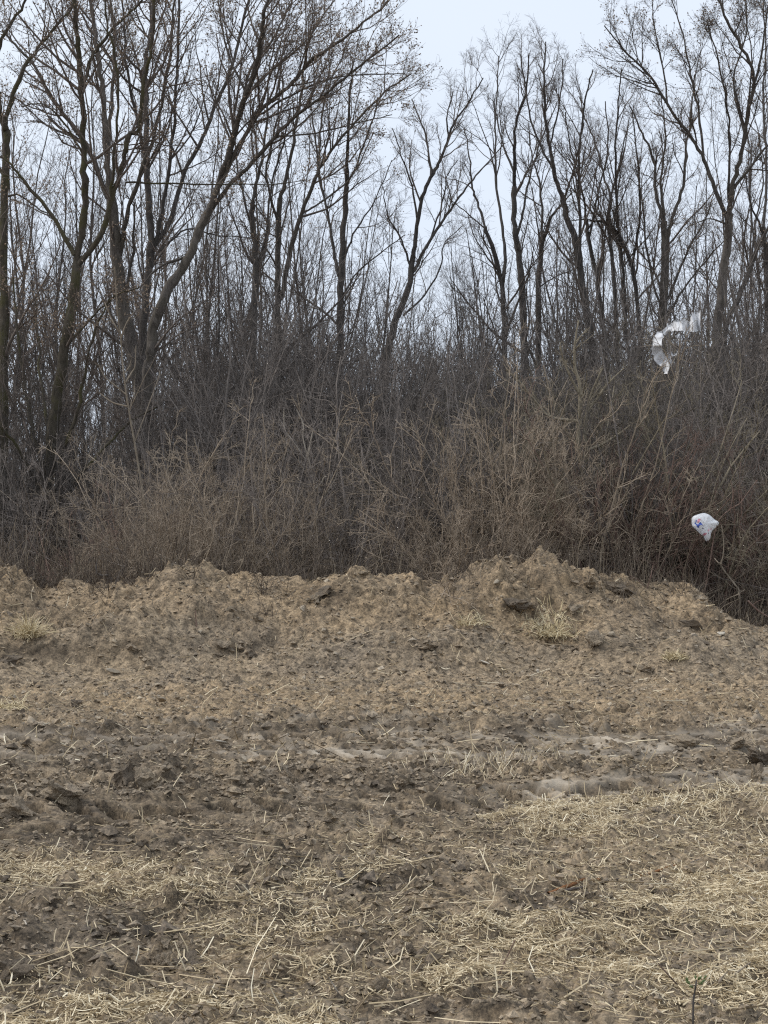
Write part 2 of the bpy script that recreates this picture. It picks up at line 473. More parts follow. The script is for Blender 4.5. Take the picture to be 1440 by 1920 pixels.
class Bag:
    def __init__(s): s.v, s.f, s.n, s.t = [], [], 0, []
    def add(s, vf, tint=None):
        v, f = vf
        s.v.append(v); s.f.append(f + s.n); s.n += len(v)
        if tint is not None: s.t.append(np.repeat(tint, len(v) // len(tint)))
        return s
    def tubes(s, P, R, n, tint=None):
        if len(P): s.add(tubes(P, R, n), tint)
        return s
    def mesh(s, name, m, smooth=True):
        at_ = {'tint': np.concatenate(s.t)} if s.t else None
        return mesh(name, np.concatenate(s.v), np.concatenate(s.f), m, smooth, at_)

def unit(v): return v / (np.linalg.norm(v, axis=-1, keepdims=True) + 1e-9)

def walk(base, d, length, K, up, wander, r):
    M = len(base)
    P = np.empty((M, K, 3)); P[:, 0] = base
    st = (length / (K - 1))[:, None]
    for k in range(1, K):
        d = d + r.normal(0, wander, (M, 3)); d[:, 2] += up
        d = unit(d)
        P[:, k] = P[:, k - 1] + d * st
    return P

def spawn(P, R, n, tr, ang, lf, K, up, wander, r, rmin, rfac=.6, taper=.35, lmin=.05, t_pow=1.0, lmax=9.0, slim=.012):
    M, KP, _ = P.shape
    idx = np.repeat(np.arange(M), n) if np.isscalar(n) else np.repeat(np.arange(M), n)
    m = len(idx)
    t = tr[0] + (tr[1] - tr[0]) * r.random(m) ** t_pow
    q = t * (KP - 1); k0 = np.minimum(q.astype(int), KP - 2); fr = (q - k0)[:, None]
    base = P[idx, k0] * (1 - fr) + P[idx, k0 + 1] * fr
    rad = R[idx, k0] * (1 - fr[:, 0]) + R[idx, k0 + 1] * fr[:, 0]
    T = unit(P[idx, k0 + 1] - P[idx, k0])
    plen = np.linalg.norm(np.diff(P, axis=1), axis=2).sum(1)[idx]
    w = r.normal(size=(m, 3)); w -= (w * T).sum(1)[:, None] * T; w = unit(w)
    a = np.radians(r.uniform(ang[0], ang[1], m))[:, None]
    d = T * np.cos(a) + w * np.sin(a)
    length = np.clip(plen * r.uniform(lf[0], lf[1], m) * (1.15 - .75 * t), lmin, lmax)
    Q = walk(base, d, length, K, up, wander, r)
    r0 = np.maximum(np.minimum(rad * rfac, length * slim + rmin), rmin)
    RR = np.maximum(r0[:, None] * (1 - (1 - taper) * np.linspace(0, 1, K)[None, :]), rmin * .6)
    return Q, RR

def catmull(pts, per=5):
    p = np.asarray(pts, float)
    p = np.vstack([2 * p[0] - p[1], p, 2 * p[-1] - p[-2]])
    out = []
    for i in range(1, len(p) - 2):
        t = np.linspace(0, 1, per, endpoint=False)[:, None]
        a, b, c, d = p[i - 1], p[i], p[i + 1], p[i + 2]
        out.append(.5 * ((2 * b) + (-a + c) * t + (2 * a - 5 * b + 4 * c - d) * t ** 2 + (-a + 3 * b - 3 * c + d) * t ** 3))
    out.append(p[-2][None, :])
    return np.vstack(out)

def resample(P, R, K):
    s = np.concatenate([[0], np.cumsum(np.linalg.norm(np.diff(P, axis=0), axis=1))])
    t = np.linspace(0, s[-1], K)
    return np.stack([np.interp(t, s, P[:, k]) for k in range(3)], 1), np.interp(t, s, R)

def buds_mesh(tips, dirs, r, size=(.012, .03), name='buds', m=None):
    n = len(tips)
    ln = r.uniform(size[0], size[1], n)[:, None]; wd = ln * .32
    d = unit(dirs + r.normal(0, .5, dirs.shape))
    w = unit(np.cross(d, r.normal(size=d.shape))); u = np.cross(d, w)
    v = np.empty((n, 5, 3))
    v[:, 0] = tips; v[:, 4] = tips + d * ln
    for k in range(3):
        a = k * 2.0944
        v[:, k + 1] = tips + d * ln * .5 + (w * math.cos(a) + u * math.sin(a)) * wd
    b = np.arange(n)[:, None] * 5
    f = np.concatenate([b + np.array(t)[None, :] for t in ((0, 2, 1), (4, 1, 2), (4, 2, 3), (4, 3, 1))])
    return mesh(name, v.reshape(-1, 3), f, m, False)

# ------------------------------------------------------------------ the trees, each with its own limbs
# trunk / limbs: photo points of the stems from the bottom up, then width in photo pixels at foot and tip
def T(name, d, label, trunk, w, limbs=(), bark=None, dens=1.0, buds=0, seed=1, up=.10, group=None, twl=1.0):
    return dict(name=name, d=d, label=label, trunk=trunk, w=w, limbs=limbs, bark=bark or B_DARK, dens=dens, buds=buds, seed=seed, up=up, group=group, twl=twl)

TREES = [
 T('maple_tree', 24.0, 'mossy trunk cut by the left edge, forking low over the brush', [(6, 640), (6, 450), (9, 330), (12, 262), (9, 236)], (24, 17),
   [([(9, 240), (20, 190), (47, 125), (66, 98), (100, 54), (132, 18), (160, -40)], 13, 4), ([(10, 250), (0, 200), (-10, 130), (10, 60), (44, 8), (70, -60)], 13, 5),
    ([(8, 330), (-30, 260), (-60, 180), (-70, 80)], 10, 4), ([(8, 370), (36, 366), (76, 392), (98, 410)][::-1][::-1], 6, 3)], B_MOSSY, 1.0, 500, 1),
 T('maple_tree', 23.0, 'dark mossy maple of two upright stems rising from a clump of suckers', [(86, 960), (93, 850), (107, 745), (121, 650), (136, 570), (145, 492)], (31, 23),
   [([(145, 492), (154, 426), (159, 350), (157, 280), (155, 205), (149, 115), (143, 50), (141, -10), (140, -90)], 20, 9),
    ([(144, 500), (184, 448), (211, 370), (232, 302), (241, 252), (263, 244), (268, 160), (280, 116), (287, 50), (292, -40)], 15, 6),
    ([(155, 162), (172, 108), (195, 75), (222, 44), (252, 16), (290, -30)], 10, 4),
    ([(140, 478), (96, 402), (50, 346), (20, 310), (-15, 280)], 12, 4),
    ([(205, 385), (214, 300), (222, 180), (212, 90), (200, 40), (195, -40)], 8, 4),
    ([(157, 290), (120, 230), (80, 195), (40, 200)], 6, 2.5), ([(235, 342), (330, 344), (420, 346), (520, 344), (570, 338)], 5, 2),
    ([(120, 655), (170, 600), (215, 555), (260, 540)], 7, 3), ([(110, 940), (160, 880), (205, 830), (245, 790), (300, 760)], 9, 4),
    ([(90, 900), (60, 800), (42, 690), (30, 600), (25, 520)], 11, 4), ([(98, 900), (84, 780), (72, 660), (66, 560)], 10, 4),
    ([(105, 880), (140, 790), (160, 700), (178, 620), (205, 560)], 10, 4), ([(85, 940), (40, 850), (0, 800), (-30, 770)], 9, 4)], B_MOSSY, 1.15, 1100, 2),
 T('maple_tree', 27.0, 'tall grey maple whose stem fans into long straight limbs at mid height', [(264, 740), (242, 630), (224, 530), (216, 440), (206, 352)], (36, 26),
   [([(206, 356), (200, 282), (195, 200), (186, 122), (176, 50), (166, -20), (160, -80)], 17, 7), ([(202, 372), (176, 302), (150, 256), (100, 186), (64, 124), (34, 90), (4, 56)], 13, 5),
    ([(203, 300), (211, 180), (215, 80), (206, -20), (204, -80)], 10, 5), ([(225, 480), (240, 400), (262, 330), (290, 250), (310, 160), (322, 60), (330, -40)], 12, 5),
    ([(150, 262), (120, 250), (80, 230), (40, 190), (10, 180)], 6, 3), ([(235, 560), (250, 470), (252, 380)], 9, 5)], B_GREY, 1.15, 900, 3),
 T('maple_tree', 28.0, 'straight dark maple just right of the grey fan-shaped tree', [(266, 720), (270, 600), (280, 500), (282, 425), (277, 350), (272, 280)], (22, 15),
   [([(272, 284), (275, 200), (272, 126), (280, 74), (290, 0), (296, -80)], 15, 7), ([(284, 486), (300, 420), (318, 310), (326, 228), (331, 120), (336, 20), (340, -50)], 11, 5),
    ([(290, 460), (316, 420), (346, 325), (380, 258), (402, 200), (430, 140), (450, 65), (468, -10), (480, -70)], 13, 5), ([(272, 300), (255, 220), (238, 130), (232, 40), (230, -50)], 9, 4),
    ([(300, 470), (350, 430), (400, 440), (470, 446)], 6, 2)], B_DARK, 1.1, 900, 4),
 T('maple_tree', 25.5, 'big maple leaning hard right with a fan of parallel limbs', [(276, 720), (284, 652), (292, 600), (312, 550), (350, 490), (374, 432), (396, 384)], (29, 20),
   [([(396, 388), (430, 282), (450, 215), (466, 165), (481, 115), (493, 50), (503, -10), (515, -80)], 17, 6), ([(390, 404), (430, 346), (470, 310), (515, 256), (552, 220), (592, 190), (640, 152), (690, 112), (748, 66)], 12, 3.5),
    ([(372, 440), (402, 368), (440, 290), (482, 214), (540, 164), (576, 120), (612, 94), (660, 60), (712, 18), (745, -20)], 13, 4), ([(450, 216), (470, 130), (520, 60), (548, -10)], 8, 4),
    ([(480, 218), (545, 180), (610, 150), (680, 140), (760, 138)], 6, 2.5), ([(430, 285), (470, 170), (560, 90), (620, 10), (650, -40)], 7, 3), ([(360, 478), (300, 500), (262, 540)], 8, 3),
    ([(462, 175), (430, 110), (412, 30), (405, -30)], 6, 3), ([(515, 256), (590, 250), (680, 228), (735, 215)], 5, 2)], B_GREY, 1.25, 1500, 5),
 T('maple_tree', 31.0, 'mid-size maple with a long limb sweeping right from its low fork', [(520, 640), (520, 550), (522, 450), (525, 372)], (20, 13),
   [([(525, 374), (540, 320), (556, 225), (572, 120), (580, 60)], 11, 3.5), ([(527, 562), (546, 465), (566, 400), (596, 325), (616, 290), (665, 230), (722, 172), (772, 138)], 13, 3),
    ([(596, 328), (600, 250), (610, 180), (640, 110), (660, 60)], 6, 2.5), ([(566, 400), (600, 380), (660, 330), (700, 250)], 6, 2.5), ([(522, 420), (500, 330), (520, 220), (528, 120)], 7, 3)], B_GREY, 1.0, 500, 6),
 T('maple_tree', 30.5, 'slim dark maple between the leaning one and the grey forked one', [(474, 640), (480, 500), (475, 430), (472, 380)], (19, 13),
   [([(472, 384), (490, 300), (500, 235), (505, 140), (520, 60)], 9, 3), ([(476, 440), (455, 360), (440, 260), (430, 160)], 7, 2.5), ([(482, 500), (500, 440), (506, 360), (530, 270), (545, 200)], 8, 3)], B_DARK, .9, 300, 7),
 T('maple_tree', 32.0, 'maple whose forked stem stands alone against the sky left of the gap', [(638, 640), (640, 520), (645, 425), (650, 350)], (21, 12),
   [([(650, 354), (652, 275), (656, 175), (664, 110)], 10, 3), ([(638, 524), (626, 470), (615, 400), (600, 338), (590, 250), (582, 190)], 10, 3), ([(642, 500), (662, 440), (700, 380), (735, 300)], 6, 2), ([(650, 350), (676, 290), (700, 220), (716, 170)], 6, 2.5),
    ([(640, 560), (670, 510), (720, 470), (760, 440)], 5, 2)], B_DARK, .9, 200, 8),
 T('wild_cherry_tree', 32.0, 'lone leaning tree in the gap splitting into two long rising limbs', [(728, 660), (736, 628), (746, 590), (765, 540), (775, 480)], (21, 14),
   [([(775, 484), (782, 425), (792, 370), (812, 325), (828, 295), (840, 260), (852, 228), (880, 190), (906, 146)], 12, 3), ([(773, 512), (796, 470), (820, 430), (850, 385), (880, 345), (912, 308), (946, 268)], 9, 2.5),
    ([(808, 330), (800, 265), (788, 222), (772, 186)], 6, 2.5), ([(784, 420), (772, 350), (752, 290), (735, 240)], 6, 2), ([(756, 592), (795, 555), (827, 500), (832, 460), (866, 424)], 6, 2), ([(770, 500), (748, 440), (725, 400), (718, 350)], 6, 2),
    ([(840, 262), (838, 215), (850, 170)], 5, 2), ([(800, 466), (830, 380), (838, 330), (858, 300)], 5, 2)], B_DARK, 1.0, 0, 9),
 T('elm_tree', 34.0, 'slender crooked elm at the right rim of the sky gap', [(947, 660), (945, 615), (940, 530), (925, 470), (910, 425)], (16, 9),
   [([(910, 428), (895, 380), (885, 345), (880, 295), (870, 240)], 7, 2.5), ([(941, 535), (948, 475), (936, 390), (928, 300), (930, 200), (935, 105)], 10, 2.5), ([(912, 430), (870, 395), (840, 370)], 4, 2)], B_DARK, .9, 0, 10),
 T('elm_tree', 35.0, 'upright elm with a wavy stem second from the sky gap', [(983, 660), (978, 540), (972, 475), (965, 425), (965, 350)], (20, 12),
   [([(965, 354), (965, 280), (968, 225), (985, 175), (992, 100)], 10, 3), ([(970, 440), (982, 390), (995, 325), (1020, 250), (1045, 190)], 7, 2.5), ([(966, 330), (940, 260), (925, 190)], 6, 2.5)], B_DARK, 1.0, 0, 11),
 T('elm_tree', 36.0, 'narrow elm whose upper stem bends right across its neighbour', [(1010, 660), (1010, 530), (1018, 450)], (17, 11),
   [([(1018, 454), (1036, 405), (1060, 370), (1080, 300), (1095, 230)], 8, 2.5), ([(1016, 460), (1012, 350), (1000, 300), (990, 230)], 7, 2.5), ([(1010, 540), (1040, 520), (1075, 505)], 4, 2)], B_DARK, 1.0, 0, 12),
 T('elm_tree', 34.0, 'tall left-leaning elm topping the middle clump with a spiky crown', [(1112, 660), (1107, 630), (1092, 540), (1082, 465), (1065, 415), (1055, 375)], (22, 14),
   [([(1055, 378), (1040, 325), (1030, 275), (1022, 210), (1020, 140), (1023, 78)], 12, 3), ([(1090, 520), (1088, 430), (1085, 325), (1090, 240), (1100, 175), (1112, 130)], 9, 3), ([(1040, 325), (1000, 240), (985, 160), (975, 100)], 6, 2.5),
    ([(1030, 275), (1050, 190), (1056, 110)], 5, 2.5)], B_DARK, 1.1, 0, 13),
 T('elm_tree', 37.0, 'thin leaning elm right behind the spiky-crowned one', [(1136, 660), (1132, 625), (1120, 525), (1105, 450), (1100, 410)], (14, 9),
   [([(1100, 414), (1090, 350), (1070, 280), (1060, 210)], 6, 2.5), ([(1104, 450), (1122, 360), (1140, 280), (1135, 190)], 6, 2.5)], B_DARK, .9, 0, 14),
 T('elm_tree', 37.0, 'twin-stemmed elm with two thin stems side by side', [(1158, 660), (1157, 620), (1150, 510), (1142, 425), (1145, 365)], (13, 8),
   [([(1145, 368), (1130, 320), (1115, 265), (1100, 230), (1085, 180)], 6, 2.5), ([(1172, 640), (1172, 565), (1165, 475), (1155, 375), (1155, 275), (1160, 190), (1165, 130)], 10, 2.5), ([(1145, 370), (1165, 290), (1180, 220)], 5, 2)], B_DARK, .9, 0, 15),
 T('elm_tree', 36.0, 'elm bowing left into a nearly level limb', [(1202, 660), (1200, 625), (1192, 540), (1180, 485), (1160, 440)], (13, 9),
   [([(1160, 442), (1136, 420), (1100, 412), (1070, 414)], 7, 2), ([(1184, 500), (1200, 400), (1196, 300), (1185, 210)], 7, 2.5), ([(1150, 430), (1160, 350), (1170, 260)], 5, 2)], B_DARK, .9, 0, 16),
 T('ash_tree', 35.0, 'thick stemmed ash just above the white film with a spray of limbs', [(1242, 680), (1242, 615), (1245, 540), (1247, 475), (1245, 415)], (27, 17),
   [([(1245, 418), (1230, 360), (1225, 300), (1205, 250), (1180, 198)], 10, 3), ([(1249, 455), (1260, 410), (1280, 350), (1285, 280), (1296, 215), (1302, 140)], 10, 3), ([(1253, 560), (1285, 480), (1320, 415), (1346, 345)], 7, 2),
    ([(1250, 590), (1290, 530), (1340, 470), (1370, 440)], 6, 2), ([(1240, 590), (1215, 480), (1205, 380), (1190, 300)], 7, 2.5), ([(1246, 420), (1240, 340), (1248, 260), (1240, 180)], 7, 2.5)], B_GREY, 1.0, 200, 17),
 T('ash_tree', 30.5, 'tallest ash at right whose top breaks the sky, forked with a wide left limb', [(1338, 680), (1345, 615), (1355, 525), (1365, 450), (1368, 400)], (28, 19),
   [([(1368, 404), (1372, 350), (1390, 290), (1400, 225), (1412, 165), (1405, 115), (1370, 50), (1346, -5), (1330, -70)], 13, 4), ([(1363, 408), (1335, 340), (1320, 300), (1290, 250), (1260, 210), (1220, 145), (1180, 105), (1155, 75), (1133, 48)], 11, 2.5),
    ([(1320, 302), (1310, 215), (1295, 140), (1280, 65), (1258, -10)], 7, 2.5), ([(1252, 200), (1246, 140), (1228, 60), (1222, -5)], 5, 2), ([(1370, 364), (1420, 295), (1452, 258), (1490, 200)], 8, 3), ([(1410, 165), (1430, 90), (1440, 10)], 7, 3),
    ([(1366, 380), (1368, 250), (1350, 130), (1325, 40)], 7, 2.5), ([(1362, 420), (1330, 410), (1290, 425)], 5, 2), ([(1396, 250), (1375, 150), (1400, 60), (1396, -30)], 6, 2.5)], B_GREY, 1.15, 900, 18),
 T('ash_tree', 33.0, 'slanting ash sapling crossing behind the tallest one towards the right edge', [(1356, 680), (1362, 610), (1386, 555), (1410, 495), (1426, 450)], (14, 10),
   [([(1426, 452), (1455, 395), (1480, 320)], 8, 3), ([(1410, 500), (1416, 420), (1430, 340), (1424, 250)], 6, 2.5)], B_DARK, .9, 0, 19),
 T('ash_tree', 32.0, 'dark stem standing on the right edge with branches leaning in', [(1438, 700), (1436, 500), (1431, 425)], (14, 11),
   [([(1431, 428), (1438, 300), (1430, 200), (1435, 90), (1430, -10)], 8, 3), ([(1431, 440), (1408, 380), (1395, 320)], 6, 2.5), ([(1434, 470), (1470, 400), (1490, 300)], 7, 2.5)], B_DARK, 1.0, 200, 20),
]

def build_tree(t):
    r = np.random.default_rng(1000 + t['seed'])
    d0 = t['d']; pxm = F / d0
    tr = list(t['trunk'])
    gy = HY + (EYE - .15) / d0 * F
    (x0, y0), (x1, y1) = tr[0], tr[1]
    slope = np.clip((x0 - x1) / max(y0 - y1, 1), -.3, .3)
    if y0 < gy - 20:
        tr = [(x0 + slope * (gy - y0) * .5, gy + 4), (x0 + slope * (gy - y0) * .3, (y0 + gy) / 2)] + tr
    fx = tr[0][0]
    root = empty(t['name'], tuple(at(fx, gy, d0)), t['label'], 'tree', t['group'])
    org = np.array(root.location)
    stems = []                                            # (P, R) in world space
    def stem(pts, w0, w1, dstart, drift, extend=True):
        p = catmull([(a, b) for a, b in pts], 5)
        K = len(p)
        s = np.concatenate([[0], np.cumsum(np.linalg.norm(np.diff(p, axis=0), axis=1))]) / F * d0
        dd = dstart + drift * s + .10 * np.cumsum(r.normal(0, .25, K)) * np.minimum(1, s / 3 + .1)
        dd[0] = dstart
        P = np.stack([(p[:, 0] - CX) / F * dd, dd, EYE - (p[:, 1] - HY) / F * dd], 1)
        P[1:-1] += r.normal(0, .012, (K - 2, 3)) * np.array([1, 1, .4])
        R = np.interp(np.linspace(0, 1, K), [0, 1], [w0, w1]) / pxm / 2
        R = R * (1 + .06 * r.normal(size=K))
        return P, np.maximum(R, .006)
    P0, R0 = stem(tr, t['w'][0] * .77, t['w'][1] * .77, d0, 0)
    R0[:3] *= np.array([1.5, 1.2, 1.08])
    bagm = Bag().tubes((P0 - org)[None], R0[None], 9)
    obj('trunk', bagm.mesh('trunk', t['bark']), root)
    stems.append((P0, R0))
    for (pts, w0, w1) in t['limbs']:
        # start where the nearest existing stem passes
        start = np.array(pts[0], float); best = (1e9, d0)
        for (P, R) in stems:
            q = np.stack([CX + P[:, 0] / P[:, 1] * F, HY - (P[:, 2] - EYE) / P[:, 1] * F], 1)
            dist = np.linalg.norm(q - start, axis=1); k = int(dist.argmin())
            if dist[k] < best[0]: best = (dist[k], P[k, 1])
        P, R = stem(pts, w0 * .74, w1 * .76, best[1], r.uniform(-.45, .45))
        bagm = Bag().tubes((P - org)[None], R[None], 7)
        obj('limb', bagm.mesh('limb', t['bark']), root)
        stems.append((P, R))
    # branches of the stems
    K = 24
    SP, SR = zip(*[resample(P, R, K) for P, R in stems])
    SP, SR = np.array(SP), np.array(SR)
    slen = np.linalg.norm(np.diff(SP, axis=1), axis=2).sum(1)
    top = SP[:, -1, 2]
    up, D = t['up'], t['dens']
    n1 = np.maximum(2, (slen * 3.1 * D).astype(int)); n1[0] = max(3, int(slen[0] * .9))
    tw = Bag()
    P1, R1 = spawn(SP, SR, n1, (.22, 1.0), (22, 58), (.22, .5), 8, up, .13, r, .0045, .55, .3, .5, .8, 2.6)
    P2, R2 = spawn(P1, R1, int((6.5 if d0 < 29 else 8) * D + .5), (.12, 1.0), (22, 60), (.30, .62), 6, up * .8, .16, r, .0028, .6, .4, .22, .8, 1.3)
    P3, R3 = spawn(P2, R2, int((4.6 if d0 < 29 else 6.4) * D + .5), (.1, 1.0), (22, 62), (.38, .78), 3 if d0 < 29 else 2, .05, .2, r, .0021, .65, .5, .12, .8, .55)
    for b, (p, q) in enumerate(zip(P1, R1)):
        pass
    tw.tubes(P1 - org, R1, 4); tw.tubes(P2 - org, R2, 3); tw.tubes(P3 - org, R3, 3)
    o = obj('twigs', tw.mesh('twigs', B_TWIG), root); o['kind'] = 'stuff'
    nb = t['buds']
    if nb:
        allp = np.concatenate([P3[:, 1:].reshape(-1, 3), P2[:, 3:].reshape(-1, 3)])
        dirs = np.concatenate([np.repeat(unit(P3[:, -1] - P3[:, 0])[:, None], P3.shape[1] - 1, 1).reshape(-1, 3), np.repeat(unit(P2[:, -1] - P2[:, 0])[:, None], 3, 1).reshape(-1, 3)])
        keep = np.where(allp[:, 2] > EYE + 330 / F * d0)[0]
        pick = r.choice(keep, min(nb * 4, len(keep)), replace=False)
        o = obj('buds', buds_mesh(allp[pick] - org, dirs[pick], r, (.020, .055), 'buds', B_BUD), root); o['kind'] = 'stuff'

for t in TREES: build_tree(t)

# ------------------------------------------------------------------ young trees farther back: four kinds, copied
def young_tree(seed, h, spread):
    r = np.random.default_rng(seed)
    n = r.integers(1, 3)
    base = np.zeros((n, 3)); base[:, 0] = r.normal(0, .12, n)
    d = unit(np.stack([r.normal(0, .12, n), r.normal(0, .12, n), np.ones(n)], 1))
    P0 = walk(base, d, h * r.uniform(.85, 1, n), 14, .10, .07, r)
    R0 = np.linspace(.062, .010, 14)[None] * r.uniform(.7, 1.1, (n, 1))
    a = Bag().tubes(P0, R0, 6)
    P1, R1 = spawn(P0, R0, 22, (.3, 1), (22, 50), (.16, .34), 8, .13, .13, r, .006, .55, .3, .5)
    P2, R2 = spawn(P1, R1, 6, (.12, 1), (22, 55), (.3, .6), 5, .08, .16, r, .004, .6, .4, .2)
    P3, R3 = spawn(P2, R2, 4, (.1, 1), (22, 60), (.35, .7), 3, .05, .2, r, .003, .6, .5, .12)
    b = Bag().tubes(P1, R1, 3).tubes(P2, R2, 3).tubes(P3, R3, 3)
    return a.mesh('trunk', B_DARK), b.mesh('twigs', B_TWIG)
KINDS = [young_tree(50 + k, 11 + k, .3) for k in range(4)]
r = np.random.default_rng(77)
spots = []
for x in np.linspace(-30, 1470, 34):
    px = x + r.uniform(-18, 18); d = r.uniform(39, 58)
    if 690 < px < 905: continue
    if 560 < px < 690 and r.random() < .5: continue
    hi = np.interp(px, [0, 500, 650, 720, 900, 1000, 1200, 1440], [60, 120, 240, 420, 330, 190, 190, 120]) + r.uniform(0, 170)
    spots.append((px, d, hi))
for x in np.linspace(-20, 690, 26): spots.append((x + r.uniform(-14, 14), r.uniform(29, 40), r.uniform(240, 470) + (60 if x > 540 else 0)))
for x in np.linspace(905, 1450, 15): spots.append((x + r.uniform(-14, 14), r.uniform(38, 46), r.uniform(300, 470)))
for x in (700, 735, 790, 845, 885): spots.append((x, r.uniform(36, 44), r.uniform(500, 560)))
for x in (760, 815, 870): spots.append((x, 60, 470 + r.uniform(0, 60)))
YW = ['at the left edge', 'left of the mossy two-stemmed maple', 'behind the mossy two-stemmed maple', 'behind the grey fan-limbed maple', 'left of the big leaning maple', 'behind the foot of the leaning maple', 'under the leaning maple limbs',
      'between slim maple and grey forked maple', 'right of the grey forked maple', 'left of the lone forked stem', 'in the sky gap', 'in the sky gap, right side', 'behind the slender crooked elm', 'behind the wavy elm', 'right of the bent elm',
      'behind the spiky-crowned elm', 'behind the twin-stemmed elm', 'left of the thick ash', 'behind the thick ash', 'left of the tallest ash', 'behind the tallest ash', 'at the right edge']
for k, (px, d, hi) in enumerate(spots):
    tm, wm = KINDS[k % 4]
    x = (px - CX) / F * d
    h = EYE + (HY - hi) / F * d
    z0 = .15
    o = empty('young_tree', (x, d, z0), ('slim' if d < 38 else 'thin' if d < 44 else 'spindly' if d < 51 else 'faint') + (' tall' if hi < 200 else ' short' if hi > 380 else '') + ' young tree far back in the wood ' + YW[min(int((px + 60) // 75), len(YW) - 1)], 'tree', 'slim young trees far back in the wood', r.uniform(0, 6.28))
    s = (h - z0) / (11.0 + k % 4)
    o.scale = (s, s, s)
    obj('trunk', tm, o)
    c = obj('twigs', wm, o); c['kind'] = 'stuff'

# ------------------------------------------------------------------ the thicket: shrubs built once per kind, then copied
def shrub(seed, h, stems, m, arch=.03, spread=.32, tw=1.0, rad=.0145, wander=.10, straight=False):
    r = np.random.default_rng(seed)
    n = stems
    az = r.uniform(0, 6.283, n); rr = np.abs(r.normal(0, .22, n))
    base = np.stack([np.cos(az) * rr, np.sin(az) * rr, np.full(n, -.1)], 1)
    lean = np.abs(r.normal(0, spread, n))
    a2 = az + r.normal(0, .5, n)
    d = unit(np.stack([np.cos(a2) * lean, np.sin(a2) * lean, np.ones(n)], 1))
    P0 = walk(base, d, h * r.uniform(.55, 1.08, n), 11, .02 - arch, wander, r)
    R0 = np.linspace(rad, rad * .28, 11)[None] * r.uniform(.6, 1.5, (n, 1))
    P1, R1 = spawn(P0, R0, int(9 * tw), (.15, 1), (20, 58), (.20, .46), 7, .05, .16, r, .0046, .65, .4, .2)
    P2, R2 = spawn(P1, R1, int(5 * tw), (.1, 1), (22, 65), (.3, .65), 4, .03, .2, r, .0030, .7, .5, .1)
    P3, R3 = spawn(P2, R2, 2, (.1, 1), (25, 70), (.4, .7), 3, .02, .2, r, .002, .7, .6, .06)
    st = Bag().tubes(P0, R0, 4)
    tg = Bag().tubes(P1, R1, 3).tubes(P2, R2, 3).tubes(P3, R3, 3)
    return st.mesh('stems', m), tg.mesh('twigs', m), h

SH = {
 'tan': [shrub(201, 2.6, 13, S_TAN, .03, .42), shrub(202, 2.2, 14, S_TAN, .05, .5), shrub(203, 2.9, 11, S_TAN, .03, .34)],
 'grey': [shrub(211, 3.2, 12, S_GREY, .02, .3), shrub(212, 2.7, 13, S_GREY, .03, .4), shrub(213, 3.6, 11, S_GREY, .015, .26)],
 'red': [shrub(221, 2.3, 16, S_RED, .05, .45, .9), shrub(222, 2.7, 14, S_RED, .03, .28, .9)],
 'dark': [shrub(231, 4.6, 12, S_DARK, .015, .3, 1.1, .02), shrub(232, 5.2, 11, S_DARK, .01, .26, 1.1, .022), shrub(233, 4.0, 13, S_DARK, .02, .36, 1.1, .018)],
 'olive': [shrub(241, 3.4, 12, S_OLIVE, .04, .45, 1.1, .016), shrub(242, 2.8, 13, S_OLIVE, .05, .5, 1.1, .014)],
}
SH['pale'] = [shrub(251, 3.0, 17, S_PALE, .05, .38, 1.2, .010), shrub(252, 2.7, 18, S_PALE, .06, .42, 1.2, .010)]
SH['sucker'] = [shrub(261, 4.4, 17, B_DARK, .0, .3, 1.0, .02)]
SLAB = {
 'pale': ('', 'pale tan bushes at the thicket front'), 'sucker': ('', 'dark suckers round the mossy maple'),
 'tan': ('tan twiggy shrub in the front rows of the thicket', 'tan shrubs along the thicket front'),
 'grey': ('grey brown many-stemmed shrub inside the thicket', 'grey brown shrubs in the thicket'),
 'red': ('low reddish brown cane shrub in the thicket behind the earth bank', 'reddish cane shrubs'),
 'dark': ('tall dark leafless shrub at the back of the thicket beneath the trees', 'tall dark shrubs under the trees'),
 'olive': ('olive brown tangled shrub in the right half of the thicket', 'olive brown shrubs on the right'),
}
r = np.random.default_rng(88)
WHERE = [(-40, 'beyond the left edge trunk'), (110, 'behind the left end saddle'), (240, 'left of the hump'), (400, 'behind the left hump'),
         (540, 'right of the left hump'), (690, 'behind the bank middle'), (830, 'below the lone leaning tree'), (950, 'left of the tall mound'),
         (1090, 'behind the mound peak'), (1230, 'right of the peak'), (1350, 'below the white film'), (9999, 'by the right edge')]
ROW = {1: 'in the front row', 2: 'in the second row', 3: 'in the third row', 4: 'in the fourth row', 5: 'in the fifth row', 6: 'in the sixth row', 7: 'in the seventh row', 8: 'in the eighth row', 9: 'in the backmost row'}
SHORT = {'pale': 'pale tan bushy shrub', 'sucker': 'dark clump of suckers', 'tan': 'tan twiggy shrub', 'grey': 'grey brown shrub', 'red': 'reddish cane shrub', 'dark': 'dark shrub', 'olive': 'olive brown tangled shrub'}
def where(px): return next(w for q, w in WHERE if px < q)
